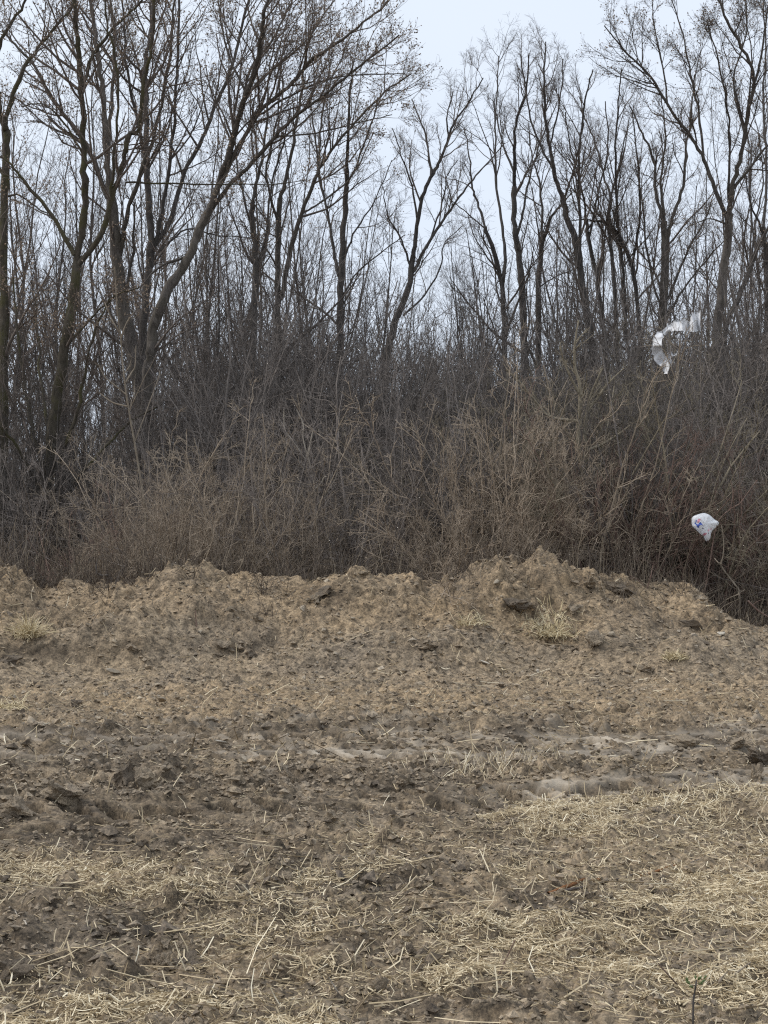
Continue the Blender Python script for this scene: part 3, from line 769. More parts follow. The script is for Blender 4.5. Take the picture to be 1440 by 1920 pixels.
def place_shrub(kind, x, y, s, sx=None):
    st, tg, h = SH[kind][r.integers(len(SH[kind]))]
    _, grp = SLAB[kind]
    row = 1 if y < 19.85 else 2 if y < 21 else 3 if y < 22.3 else 4 if y < 23.8 else 5 if y < 25.4 else 6 if y < 27.1 else 7 if y < 29 else 8 if y < 31.2 else 9
    hh = h * s
    lab = ('low ' if hh < 1.9 else 'man-high ' if hh < 2.5 else 'mid-height ' if hh < 3.1 else 'high ' if hh < 3.8 else 'very high ' if hh < 4.8 else 'towering ') + SHORT[kind] + ' ' + ROW[row] + ' ' + where(CX + x / y * F)
    o = empty('shrub', (x, y, float(H(np.array([x]), np.array([y]), False)[0])), lab, 'shrub', grp, r.uniform(0, 6.28))
    o.scale = (s * (sx or 1), s * (sx or 1), s)
    a = obj('stems', st, o); a['kind'] = 'stuff'
    b = obj('twigs', tg, o); b['kind'] = 'stuff'
def pick(px):
    q = r.random()
    if px < 200: return 'tan' if q < .4 else 'red' if q < .55 else 'grey'
    if px < 480: return 'tan' if q < .75 else 'grey'
    if px < 700: return 'grey' if q < .6 else 'tan' if q < .9 else 'red'
    if px < 810: return 'grey' if q < .55 else 'red' if q < .75 else 'dark'
    if px < 1090: return 'tan' if q < .75 else 'olive'
    if px < 1260: return 'red' if q < .3 else 'olive' if q < .8 else 'grey'
    return 'red' if q < .2 else 'grey' if q < .7 else 'olive'
PROF1 = ([-200, 0, 120, 250, 350, 480, 600, 720, 800, 950, 1080, 1200, 1440, 1650], [900, 890, 880, 800, 760, 770, 780, 780, 760, 700, 690, 740, 760, 780])   # top of the front rows (photo y)
for d0, n in ((19.3, 32), (20.4, 30), (21.6, 28)):
    for k in range(n):
        px = -180 + (1800) * (k + r.uniform(-.35, 1.35)) / n
        d = d0 + r.uniform(-.45, .45)
        kind = 'dark' if r.random() < .16 else pick(px)
        if 25 < px < 165 and d < 21.2: continue
        top = np.interp(px, *PROF1) + r.uniform(-35, 120)
        h = EYE + (HY - top) / F * d - .1
        place_shrub(kind, (px - CX) / F * d, d, max(.5, h / (4.6 if kind == 'dark' else 2.7)))
PROF2 = ([-200, 0, 120, 230, 300, 420, 560, 700, 780, 900, 1050, 1200, 1330, 1440, 1650], [730, 720, 730, 760, 690, 575, 535, 590, 590, 590, 590, 580, 585, 565, 570])
for d0, n in ((23.0, 34), (24.6, 34), (26.2, 34), (28.0, 34), (30.0, 34), (32.5, 34)):
    for k in range(n):
        px = -180 + (1800) * (k + r.uniform(-.35, 1.35)) / n
        d = d0 + r.uniform(-.8, .8)
        if 15 < px < 195 and d < 23.6: continue
        kind = 'dark' if r.random() < (.75 if d0 > 24 else .45) else ('grey' if px < 850 or r.random() < .5 else 'olive')
        top = np.interp(px, *PROF2) - 18 + r.uniform(-25, 75)
        h = EYE + (HY - top) / F * d - .1
        hh = {'dark': 4.6, 'grey': 3.2, 'olive': 3.1, 'red': 2.5, 'tan': 2.6}[kind]
        place_shrub(kind, (px - CX) / F * d, d, h / hh, .8 if kind != 'dark' else 1)

for (px, d, top) in ((88, 22.5, 640), (120, 22.8, 700), (62, 22.7, 720)):           # suckers round the foot of the mossy maple
    place_shrub('sucker', (px - CX) / F * d, d, (EYE + (HY - top) / F * d) / 4.4, .6)
for (px, top) in ((838, 800), (885, 765), (930, 780), (975, 745), (1020, 790), (1060, 775), (905, 850), (1000, 860), (255, 880), (300, 850), (350, 880), (400, 860), (200, 920), (590, 900)):
    d = r.uniform(18.75, 19.3)
    place_shrub('pale', (px - CX) / F * d, d, (EYE + (HY - top) / F * d) / 2.75)
for (px, top) in ((1130, 860), (1175, 840), (1225, 870), (1280, 900), (1395, 880)):
    d = r.uniform(18.8, 19.4)
    place_shrub('red', (px - CX) / F * d, d, (EYE + (HY - top) / F * d) / 2.5)
place_shrub('dark', at(1262, 980, 20.3)[0], 20.3, .84, .7)            # its twigs cross in front of the film
# dead weeds and grass stalks standing between the shrubs: one uncountable mass
def weeds():
    r = np.random.default_rng(99)
    n = 12000
    d = 17.15 + 6.3 * r.random(n) ** 1.5; px = r.uniform(-200, 1640, n)
    x = (px - CX) / F * d
    z = H(x, d, False)
    base = np.stack([x, d, z - .03], 1)
    dr = unit(np.stack([r.normal(0, .28, n), r.normal(0, .28, n), np.ones(n)], 1))
    ln = np.clip(r.lognormal(-.35, .5, n), .25, 2.0) * np.clip((d - 16.7) / 1.3, .18, 1)
    P = walk(base, dr, ln, 3, -.03, .14, r)
    R = np.linspace(.0042, .0016, 3)[None] * r.uniform(.7, 1.3, (n, 1))
    b = Bag().tubes(P, R, 3, r.random(n))
    o = obj('dead_weeds', b.mesh('dead_weeds', WEED)); tag(o, 'dead brown weed stalks crowding the foot of the thicket', None, None, 'stuff')
weeds()

def bank_grass():
    r = np.random.default_rng(171)
    P, tn = [], []
    for c in range(130):
        px = r.uniform(-60, 1500); yc, _ = crest_of(np.array([(px - CX) / F * 16.9])); d = float(yc[0]) + r.normal(.15, .4)
        x = (px - CX) / F * d; n = int(r.integers(6, 26)); sp = r.uniform(.04, .22)
        bx = x + r.normal(0, sp, n); by = d + r.normal(0, sp, n)
        dr = unit(np.stack([r.normal(r.normal(0, .4), .5, n), r.normal(0, .5, n), np.ones(n)], 1))
        tn_ = r.random(n) * .6 + .4 * (r.random() < .5)
        P.append(walk(np.stack([bx, by, H(bx, by) - .01], 1), dr, np.clip(r.lognormal(-1.7, .5, n), .06, .6), 4, -.12, .15, r)); tn.append(tn_)
    P, tn = np.concatenate(P), np.concatenate(tn)
    R = np.linspace(.0034, .0014, 4)[None] * r.uniform(.7, 1.4, (len(P), 1))
    o = obj('bank_grass', Bag().tubes(P, R, 3, tn).mesh('bank_grass', WEED)); tag(o, 'withered grass and root ends along the top of the earth bank', None, None, 'stuff')
bank_grass()

# the wood beyond, too far and thick to count
def far_wood():
    r = np.random.default_rng(123)
    n = 1400
    d = r.uniform(36, 75, n); px = r.uniform(-260, 1700, n)
    x = (px - CX) / F * d
    base = np.stack([x, d, np.full(n, .1)], 1)
    dr = unit(np.stack([r.normal(0, .16, n), r.normal(0, .16, n), np.ones(n)], 1))
    top = np.interp(px, [-260, 60, 240, 420, 560, 700, 800, 900, 1050, 1440, 1700], [760, 760, 640, 600, 590, 630, 620, 620, 620, 600, 600]) + r.uniform(0, 240, n)
    ln = EYE + (HY - top) / F * d
    P = walk(base, dr, ln, 7, .02, .10, r)
    R = np.linspace(.022, .006, 7)[None] * r.uniform(.6, 1.4, (n, 1))
    b = Bag().tubes(P, R, 3)
    P1, R1 = spawn(P, R, 6, (.2, 1), (20, 55), (.2, .4), 4, .06, .15, r, .008, .6, .4, .3)
    b.tubes(P1, R1, 3)
    o = obj('far_wood', b.mesh('far_wood', S_DARK)); tag(o, 'dense dark wood of bare stems behind the thicket', None, None, 'stuff')
far_wood()

# ------------------------------------------------------------------ clods, stones
def ico(sub):
    t = (1 + 5 ** .5) / 2
    v = [(-1, t, 0), (1, t, 0), (-1, -t, 0), (1, -t, 0), (0, -1, t), (0, 1, t), (0, -1, -t), (0, 1, -t), (t, 0, -1), (t, 0, 1), (-t, 0, -1), (-t, 0, 1)]
    f = [(0, 11, 5), (0, 5, 1), (0, 1, 7), (0, 7, 10), (0, 10, 11), (1, 5, 9), (5, 11, 4), (11, 10, 2), (10, 7, 6), (7, 1, 8), (3, 9, 4), (3, 4, 2), (3, 2, 6), (3, 6, 8), (3, 8, 9), (4, 9, 5), (2, 4, 11), (6, 2, 10), (8, 6, 7), (9, 8, 1)]
    v = [np.array(p) / np.linalg.norm(p) for p in v]
    for _ in range(sub):
        mid, nf = {}, []
        def m(a, b):
            k = (min(a, b), max(a, b))
            if k not in mid:
                p = v[a] + v[b]; v.append(p / np.linalg.norm(p)); mid[k] = len(v) - 1
            return mid[k]
        for a, b, c in f:
            ab, bc, ca = m(a, b), m(b, c), m(c, a)
            nf += [(a, ab, ca), (b, bc, ab), (c, ca, bc), (ab, bc, ca)]
        f = nf
    return np.array(v), np.array(f)

def lump(seed, sub=2, flat=.65, cuts=9, rough=.06):
    r = np.random.default_rng(seed)
    v, f = ico(sub)
    for _ in range(cuts):
        n = unit(r.normal(size=3)); o = r.uniform(.45, .85)
        d = v @ n
        v = v - np.where(d > o, d - o, 0)[:, None] * n
    for k in (3.0, 5.5, 9.0):
        for q in range(3):
            v = v * (1 + rough * 1.6 / k ** .5 * np.sin(k * (v @ unit(r.normal(size=3))) + r.uniform(0, 6)))[:, None]
    v = v * (1 + r.normal(0, rough * .6, (len(v), 1)))
    v *= np.array([1, r.uniform(.65, 1), flat * r.uniform(.8, 1.2)])
    return v, f

def ground_at(px, py):
    """where the line of sight through a photo point meets the ground"""
    dd = np.linspace(3.8, 21, 2600)
    x = (px - CX) / F * dd; z = EYE - (py - HY) / F * dd
    hit = np.where(H(x, dd) >= z)[0]
    k = hit[0] if len(hit) else -1
    return np.array((x[k], dd[k], max(z[k], 0)))

LUMPS = {}
for mname, mm in (('clod', CLOD), ('damp', DAMP), ('stone', STONE), ('white', WSTONE)):
    LUMPS[mname] = []
    for k in range(6):
        v, f = lump(500 + k + len(mname) * 10, 2 if mname in ('stone', 'white') else 3, .6, 9 if mname != 'stone' else 5, .03 if mname in ('stone', 'white') else .13)
        LUMPS[mname].append(mesh('clod' if mname in ('clod', 'damp') else 'stone', v, f, mm, mname in ('stone', 'white')))
def place_lump(kind, p, size, label, cat, group=None, sc=(1, 1, 1), sink=.5):
    me = LUMPS[kind][rng.integers(6)]
    o = obj('clod' if kind in ('clod', 'damp') else 'stone', me)
    s = size / 2
    o.location = (p[0], p[1], p[2] + s * .5 * (1 - sink))
    o.scale = (s * sc[0], s * sc[1], s * sc[2])
    o.rotation_euler = (rng.uniform(-.4, .4), rng.uniform(-.4, .4), rng.uniform(0, 6.28))
    return tag(o, label, cat, group)

for (px, py, w, kind, sc, lab) in [
    (238, 1446, 62, 'damp', (1, .8, 1.3), 'big dark upturned clod beside the far left wheel rut'),
    (268, 1462, 52, 'clod', (1, .7, 1.3), 'grey split slab of mud leaning on the big dark clod'),
    (118, 1486, 88, 'clod', (1, .8, .9), 'broad tilted slab of smeared mud left of the dark clod'),
    (28, 1512, 70, 'clod', (1, .8, .8), 'wide lump of earth at the left edge above the dark mud'),
    (28, 1521, 30, 'damp', (1, .8, 1.1), 'small black clod wedged under the wide lump at left edge'),
    (134, 1552, 18, 'damp', (1, .8, 1.6), 'little upright black clod alone on the smooth dark mud'),
    (14, 1812, 74, 'damp', (1, .8, 1.0), 'largest dark clod at the bottom left edge with a hollow side'),
    (218, 1744, 44, 'damp', (1, .9, .9), 'dark round clod amid straw below the bare left patch'),
    (312, 1768, 34, 'clod', (1, .8, .7), 'flat grey lump right of the dark round clod'),
    (1428, 1420, 60, 'damp', (1, .8, .8), 'dark clod on the rim of the upper rut at the right edge'),
    (812, 1434, 26, 'clod', (1, .8, 1.6), 'small pointed clod standing below the middle rut'),
    (760, 1462, 44, 'clod', (1, .8, .7), 'brown lump left of the straw stubs by the middle rut'),
    (1388, 1386, 66, 'clod', (1, .8, .5), 'pale smeared mud lump at the right end of the upper rut'),
    (1292, 1390, 58, 'clod', (1, .8, .5), 'pale curved mud lump inside the upper rut right of centre'),
    (965, 1131, 58, 'damp', (1, .7, .62), 'darkest damp sod sticking out below the peak of the mound'),
    (1072, 1134, 38, 'clod', (.9, .7, .8), 'brown sod lump right of the darkest sod on the mound'),
    (608, 1106, 40, 'damp', (1.1, .7, .6), 'flat damp sod near the top of the middle of the bank'),
    (592, 1122, 36, 'clod', (1, .7, .7), 'hollow clod just under the flat sod mid bank'),
    (1160, 1094, 66, 'damp', (1.1, .7, .55), 'long damp sod on the right shoulder of the mound'),
    (1105, 1093, 36, 'clod', (1, .7, .7), 'small brown sod left of the long one on the shoulder'),
    (1118, 1196, 46, 'clod', (1, .8, .9), 'blocky clod like a boulder at the foot of the tall mound'),
    (1300, 1168, 46, 'damp', (1, .6, .5), 'dark broken edge of earth on the last small heap'),
    (416, 1208, 32, 'clod', (1, .8, .7), 'ochre clod on the lower face under the left hump'),
    (470, 1222, 26, 'damp', (1, .8, .9), 'dark clod right of the ochre one on the lower face'),
    (805, 1212, 40, 'clod', (1, .7, .6), 'brown clod at the left foot of the middle heap'),
    (12, 1232, 46, 'damp', (1, .6, .75), 'dark ledge end cut by the left edge below the grass tuft'),
    (245, 1208, 40, 'clod', (1.1, .6, .5), 'crusty lump of earth right of the long low ledge'),
    (274, 1152, 14, 'damp', (1, 1, 1.2), 'tiny blackish green lump on the left hump'),
    (142, 1318, 30, 'damp', (1, .8, .7), 'lone dark clod in the flat tan strip at left'),
    (1215, 1250, 36, 'clod', (1, .8, .7), 'rounded clod at the foot of the last small heap'),
    (620, 1530, 36, 'clod', (1, .7, 1.0), 'upturned grey flake of mud above the first straw pile'),
    (505, 1560, 30, 'clod', (1, .8, 1.0), 'pale clod at the end of the faint lower rut')]:
    p = ground_at(px, py + w * .2)
    place_lump(kind, p, w / F * p[1], lab, 'clod', None, sc)
for (px, py, w, kind, sc, lab) in [
    (732, 1204, 26, 'stone', (1, .8, .7), 'grey tan fieldstone on the lower face of the bank centre'),
    (910, 1248, 28, 'white', (1, .6, .3), 'flat whitish stone below the middle heap'),
    (606, 1184, 15, 'stone', (1, 1, 1), 'upper of two small yellowish stones on the bank'),
    (641, 1201, 13, 'stone', (1, 1, .9), 'lower of two small yellowish stones on the bank'),
    (628, 1228, 13, 'stone', (1, .9, .7), 'greyish pebble just below the pair of yellowish stones'),
    (1126, 1684, 13, 'white', (1, .9, 1), 'small chalk white chip beside the long weathered stick'),
    (1352, 1191, 18, 'white', (1, .8, .6), 'whitish stone on the right foot of the last small heap'),
    (1148, 1192, 18, 'stone', (1, .8, .8), 'tan stone on the right side of the boulder-like clod'),
    (294, 1287, 18, 'stone', (1, .9, .7), 'pale stone on the flat strip under the left hump'),
    (212, 1265, 30, 'stone', (1, .8, .6), 'yellowish stone half buried below the low ledge'),
    (302, 1322, 30, 'stone', (1, .7, .4), 'flat pale stone in front of the tan strip'),
    (1008, 1261, 12, 'white', (.6, .6, 1.3), 'tiny upright white chip right of the flat whitish stone'),
    (662, 1162, 12, 'stone', (1, .9, .8), 'little ochre stone high on the middle of the bank'),
    (930, 1095, 20, 'stone', (1, .9, .8), 'ochre stone on the left shoulder of the tall mound'),
    (414, 1398, 36, 'white', (1, .5, .25), 'long pale flake of dried mud left of the rut middle'),
    (492, 1444, 22, 'stone', (1, .7, .7), 'pale flake below the smooth mud left of centre')]:
    p = ground_at(px, py)
    place_lump(kind, p, w / F * p[1], lab, 'stone', None, sc, .15)

# the largest loose clods of the churned strip, one by one
r = np.random.default_rng(321)
ZN = [(3.9, 5.2, 'at the bottom of the field among straw'), (5.2, 6.5, 'among straw in the near field'), (6.5, 7.9, 'on the dark mud below the ruts'), (7.9, 9.2, 'beside the lower rut'), (9.2, 11.2, 'between the two upper ruts'), (11.2, 13, 'beyond the ruts'), (13, 19, 'on the face of the bank')]
XN = [(-9, -.19, 'far left'), (-.19, -.07, 'left of centre'), (-.07, .07, 'in the middle'), (.07, .19, 'right of centre'), (.19, 9, 'far right')]
cnt = 0
while cnt < 170:
    d = r.choice([r.uniform(4.6, 8), r.uniform(7.5, 11.5), r.uniform(8.3, 11.3), r.uniform(14.5, 16.6)]); u = r.uniform(-.27, .27)
    x = u * d
    if straw_density(np.array([x]), np.array([d]))[0] > .45: continue
    if d < 8 and u > 0 and r.random() < .6: continue
    sz = float(np.clip(r.lognormal(-2.75, .38), .03, .16)) * (.8 if d < 7 else 1)
    kind = 'damp' if r.random() < (.22 if d < 12 else .08) else 'clod'
    shape = r.choice(['flat', 'blocky', 'pointed'])
    sc = {'flat': (1, .8, .55), 'blocky': (1, .9, 1), 'pointed': (.8, .7, 1.3)}[shape]
    lab = ('dark ' if kind == 'damp' else 'brown ') + shape + ' clod of earth ' + next(c for a, b, c in ZN if d < b) + ' ' + next(c for a, b, c in XN if u < b)
    place_lump(kind, (x, d, HZ(x, d)), sz, lab, 'clod', 'loose clods lying on the field', sc)
    cnt += 1

# crumbs of earth past counting
def scatter_lumps(name, n, dr, size, m, label, seed, weight=None, flat=.6, sub=0):
    r = np.random.default_rng(seed)
    d = dr[0] + (dr[1] - dr[0]) * r.random(n * 2) ** 1.0
    x = r.uniform(-1, 1, n * 2) * (.275 * d + .45)
    w = weight(x, d) if weight else np.ones(n * 2)
    k = np.where(r.random(n * 2) < w)[0][:n]
    x, d = x[k], d[k]; n = len(k)
    z = H(x, d)
    s = np.clip(r.lognormal(math.log(size), .45, n), size * .4, size * 3.2) / 2
    if sub == 0:                                         # small crumbs: eight-faced chips
        f = np.array([(0, 2, 4), (2, 1, 4), (1, 3, 4), (3, 0, 4), (2, 0, 5), (1, 2, 5), (3, 1, 5), (0, 3, 5)])
        o8 = np.array([(1, 0, 0), (-1, 0, 0), (0, 1, 0), (0, -1, 0), (0, 0, 1), (0, 0, -1)], float)
        vs = np.array([(o8 + r.normal(0, .28, o8.shape)) * np.array([1.15, 1, flat * 1.2]) for q in range(12)])
    else:
        vs, f = zip(*[lump(seed * 10 + q, sub, flat, 4, .16) for q in range(8)]); f = f[0]; vs = np.array(vs)
    v = vs[r.integers(0, len(vs), n)] * s[:, None, None]
    a = r.uniform(0, 6.283, n); ca, sa = np.cos(a)[:, None], np.sin(a)[:, None]
    tl = r.normal(0, .35, n)[:, None]
    y0 = v[:, :, 1] * np.cos(tl) - v[:, :, 2] * np.sin(tl); z0 = v[:, :, 1] * np.sin(tl) + v[:, :, 2] * np.cos(tl)
    vv = np.stack([v[:, :, 0] * ca - y0 * sa + x[:, None], v[:, :, 0] * sa + y0 * ca + d[:, None], z0 + (z + s * .25)[:, None]], -1)
    ff = (f[None] + np.arange(n)[:, None, None] * vs.shape[1]).reshape(-1, 3)
    tag(obj(name, mesh(name, vv.reshape(-1, 3), ff, m, False)), label, None, None, 'stuff')
def w_mud(x, y): return np.clip(1.15 - straw_density(x, y), .25, 1) * (1 - .8 * rut_field(x, y)[1])
scatter_lumps('earth_crumbs', 18000, (4.0, 9.5), .0165, CLOD, 'loose brown crumbs of earth strewn over the near field', 61, w_mud)
scatter_lumps('earth_crumbs', 18000, (8.0, 18.0), .026, CLOD, 'loose brown crumbs of earth on the bank and the far strip', 62, w_mud)
scatter_lumps('damp_crumbs', 1500, (4.0, 17.5), .03, DAMP, 'dark damp crumbs of earth scattered over field and bank', 63, w_mud)
scatter_lumps('pebbles', 1100, (9.0, 17.3), .026, STONE, 'pale pebbles scattered in the bank of loose earth', 64, None, .7, 0)

# ------------------------------------------------------------------ straw
def straw_mesh(x, y, ln, wd, tint, pitch, r, lift=.006, bend=.12, K=3):
    n = len(x); lift = lift + np.zeros(n)
    a = r.uniform(0, 6.283, n)
    dx, dy = np.cos(a) * np.cos(pitch), np.sin(a) * np.cos(pitch)
    dz = np.sin(pitch)
    P = np.empty((n, K, 3))
    z0 = H(x, y); z1 = H(x + dx * ln, y + dy * ln)
    flat = np.abs(pitch) < .45
    b = r.normal(0, bend, n) * ln
    for k in range(K):
        t = k / (K - 1)
        P[:, k, 0] = x + dx * ln * t - np.sin(a) * b * 4 * t * (1 - t)
        P[:, k, 1] = y + dy * ln * t + np.cos(a) * b * 4 * t * (1 - t)
        lay = np.maximum(z0 * (1 - t) + z1 * t, z0 * .5 + z1 * .5) + .004
        P[:, k, 2] = np.where(flat, lay + dz * ln * t, z0 - .01 + dz * ln * t) + lift
    R = np.repeat(wd[:, None], K, 1) * np.linspace(1, .8, K)
    return tubes(P, R, 3), tint

def straw():
    r = np.random.default_rng(444)
    N = 300000
    d = 4.2 + (14.5 - 4.2) * r.random(N) ** 1.25
    x = r.uniform(-1, 1, N) * (.275 * d + .6)
    D = straw_density(x, d)
    keep = r.random(N) < np.clip(1.5 * D ** 1.5 + .01 * (d < 9.5), 0, 1) * (.22 + .78 * (d < 9.8))
    x, d, D = x[keep], d[keep], D[keep]
    n = len(x); 
    if n > 75000: x, d, D = x[:75000], d[:75000], D[:75000]; n = 75000
    ln = np.clip(r.lognormal(math.log(.031), .5, n), .010, .14)
    wd = np.clip(r.lognormal(math.log(.0015), .38, n), .0007, .0034)
    tint = np.clip(r.beta(1.9, 1.5, n) * .85 + .18 * D, 0, 1)
    pitch = np.where(r.random(n) < .85, r.normal(0, .14, n), np.abs(r.normal(.5, .35, n)))
    lift = .004 + .022 * r.random(n) * D
    b = Bag()
    for sel, K in ((ln < .045, 2), (ln >= .045, 3)):
        b.add(*straw_mesh(x[sel], d[sel], ln[sel], wd[sel], tint[sel], pitch[sel], r, lift[sel], .12, K))
    tag(obj('straw', b.mesh('straw', STRAW, False)), 'chopped yellow straw scattered in patches over the near field', None, None, 'stuff')
    # sparse longer stalks on the strip and the bank
    n = 1500
    d = r.uniform(9, 17, n); x = r.uniform(-.31, .31, n) * d
    ln = np.clip(r.lognormal(math.log(.11), .5, n), .04, .4); wd = r.uniform(.0018, .0042, n)
    tint = r.beta(2, 2, n)
    pitch = np.where(r.random(n) < .75, r.normal(0, .15, n), np.abs(r.normal(.7, .35, n)))
    b = Bag().add(*straw_mesh(x, d, ln, wd, tint, pitch, r))
    tag(obj('loose_stalks', b.mesh('loose_stalks', STRAW, False)), 'loose dry stalks and roots sticking out of the bank', None, None, 'stuff')
    # stubs standing by the ruts and longer stalks lying over the straw
    n = 500
    q = r.random(n)
    px = np.where(q < .3, r.normal(930, 60, n), np.where(q < .6, r.normal(1280, 130, n), r.uniform(0, 1440, n)))
    py = np.where(q < .3, r.normal(1448, 12, n), np.where(q < .6, r.normal(1515, 22, n), r.uniform(1480, 1900, n)))
    d = F * EYE / (py - HY); x = (px - CX) / F * d
    ln = r.uniform(.05, .13, n); wd = r.uniform(.0016, .0032, n); tint = r.uniform(.5, 1, n)
    b = Bag().add(*straw_mesh(x, d, ln, wd, tint, r.uniform(.5, 1.4, n), r))
    n = 220
    px = r.uniform(-60, 1500, n); py = r.uniform(1560, 1930, n); d = F * EYE / (py - HY); x = (px - CX) / F * d
    ln = r.uniform(.14, .36, n); wd = r.uniform(.0014, .003, n); tint = r.beta(2, 2.2, n)
    b.add(*straw_mesh(x, d, ln, wd, tint, r.normal(.03, .1, n), r, .01, .05))
    tag(obj('straw_stubble', b.mesh('straw_stubble', STRAW, False)), 'standing straw stubs and long loose stalks on the field', None, None, 'stuff')
straw()

# ------------------------------------------------------------------ grass tufts
def tuft(name, label, px, py, w, h, n, m, seed, droop=-.16, tmin=.4):
    r = np.random.default_rng(seed)
    p = ground_at(px, py); s = p[1] / F
    base = np.stack([r.normal(0, w * s * .22, n), r.normal(0, w * s * .2, n), np.full(n, -.02)], 1)
    d = unit(np.stack([r.normal(0, .6, n), r.normal(-.2, .5, n), np.ones(n)], 1))
    P = walk(base, d, h * s * r.uniform(.7, 1.5, n), 6, droop, .12, r)
    zg = np.stack([H(P[:, k, 0] + p[0], P[:, k, 1] + p[1]) for k in range(6)], 1) - p[2]
    P[:, :, 2] = np.maximum(P[:, :, 2], zg + .004 - .02 * (np.arange(6) == 0))
    R = np.linspace(.0055, .002, 6)[None] * r.uniform(.6, 1.3, (n, 1))
    o = empty(name, tuple(p), label, 'grass tuft')
    tint = r.uniform(tmin, 1, n)
    c = obj('blades', Bag().tubes(P, R, 3, tint).mesh('blades', m), o); c['kind'] = 'stuff'
tuft('grass_tuft', 'drooping pale clump of dead grass on the left end of the bank', 55, 1192, 46, 38, 170, DEADGRASS, 1)
tuft('grass_tuft', 'flattened yellow grass patch on the face of the tall mound', 1030, 1188, 90, 26, 260, DEADGRASS, 2, -.3)
tuft('grass_tuft', 'yellowish mossy tuft low on the last small heap', 1264, 1232, 34, 16, 120, DEADGRASS, 3, -.3, .1)
tuft('grass_tuft', 'thin pale wisp of grass left of the yellow patch on the mound', 885, 1168, 60, 18, 70, DEADGRASS, 4, -.25)
tuft('grass_tuft', 'pale bent grass blades lying at the left edge beyond the ruts', 20, 1325, 60, 30, 60, DEADGRASS, 5, -.3)

# ------------------------------------------------------------------ hand-traced saplings, branches, sticks
def traced(name, label, cat, d, paths, m, twigs=0, seed=0, upright=True, part='stem', drift=.25, group=None, minr=.003):
    """paths: (photo points, width at foot, width at tip); the first is the main stem"""
    r = np.random.default_rng(seed + 900)
    root = None; res = []
    for k, (pts, w0, w1) in enumerate(paths):
        p = catmull(pts, 4); K = len(p)
        if upright:
            s = np.concatenate([[0], np.cumsum(np.linalg.norm(np.diff(p, axis=0), axis=1))]) / F * d
            start = d if k == 0 else min(((abs(q[1][j, 0] - p[0, 0]) + abs(q[1][j, 1] - p[0, 1]), q[0][j, 1]) for q in res for j in range(len(q[1]))))[1]
            dd = start + (0 if k == 0 else r.uniform(-drift, drift)) * s + r.normal(0, .01, K).cumsum() * (s > 0)
            P = np.stack([(p[:, 0] - CX) / F * dd, dd, EYE - (p[:, 1] - HY) / F * dd], 1)
            w = d / F / 2
        else:
            dd = np.array([F * EYE / (q[1] - HY) for q in p]); xx = (p[:, 0] - CX) / F * dd
            P = np.stack([xx, dd, H(xx, dd)], 1)
            zz = P[:, 2].copy(); P[:, 2] = np.convolve(np.pad(zz, 3, 'edge'), np.ones(7) / 7, 'valid') + .006
            P[:, 2] = np.maximum(P[:, 2], zz - .004)
            w = dd.mean() / F / 2
        R = np.maximum(np.linspace(w0, w1, K) * w * (1 + .08 * r.normal(size=K)), minr * .6)
        if root is None:
            root = empty(name, tuple(P[0]), label, cat, group); org = P[0].copy()
        o = obj(part if k == 0 else 'branch', Bag().tubes((P - org)[None], R[None], 6).mesh(part if k == 0 else 'branch', m), root)
        res.append((P, p, R))
    if twigs:
        SP, SR = zip(*[resample(P, R, 12) for P, _, R in res])
        P1, R1 = spawn(np.array(SP), np.array(SR), twigs, (.25, 1), (25, 65), (.15, .4), 6, .05, .15, r, .003, .6, .4, .08, 1, .9)
        P2, R2 = spawn(P1, R1, 4, (.15, 1), (25, 60), (.3, .6), 4, .03, .2, r, .002, .6, .5, .05)
        c = obj('twigs', Bag().tubes(P1 - org, R1, 3).tubes(P2 - org, R2, 3).mesh('twigs', m), root); c['kind'] = 'stuff'
    return root

traced('sapling', 'pale tan sapling standing out in front of the dark left trunks', 'sapling', 19.3,
       [([(280, 1090), (272, 960), (264, 900), (252, 827), (246, 795), (237, 740), (230, 680), (226, 630), (220, 585), (217, 535), (215, 500)], 4.5, 1.6),
        ([(237, 740), (212, 720), (196, 706), (184, 682)], 3, 1.5), ([(236, 716), (247, 698), (253, 686), (255, 648)], 3, 1.5), ([(227, 634), (236, 608), (250, 586)], 3, 1.5),
        ([(223, 622), (208, 596), (196, 566)], 3, 1.5), ([(238, 762), (210, 754), (186, 736)], 3, 1.5), ([(234, 700), (244, 684), (246, 672)], 2.5, 1.2), ([(252, 830), (275, 770), (300, 700)], 2.5, 1)], B_TAN, 2, 1)
traced('dead_shrub', 'bleached whitish dead stems forking in the middle of the thicket', 'dead shrub', 19.4,
       [([(596, 1085), (594, 990), (591, 935), (589, 906), (580, 867), (574, 846), (568, 820), (568, 794), (556, 768)], 3.5, 1.6), ([(577, 856), (582, 830), (587, 806)], 4, 1.5),
        ([(573, 862), (546, 823), (534, 805), (532, 766)], 3, 1.5), ([(592, 916), (603, 906), (607, 896), (613, 893)], 4, 2), ([(594, 960), (560, 940), (548, 900)], 2.5, 1.2), ([(593, 950), (628, 900), (634, 870)], 2, 1.2)], B_PALE, 0, 2)
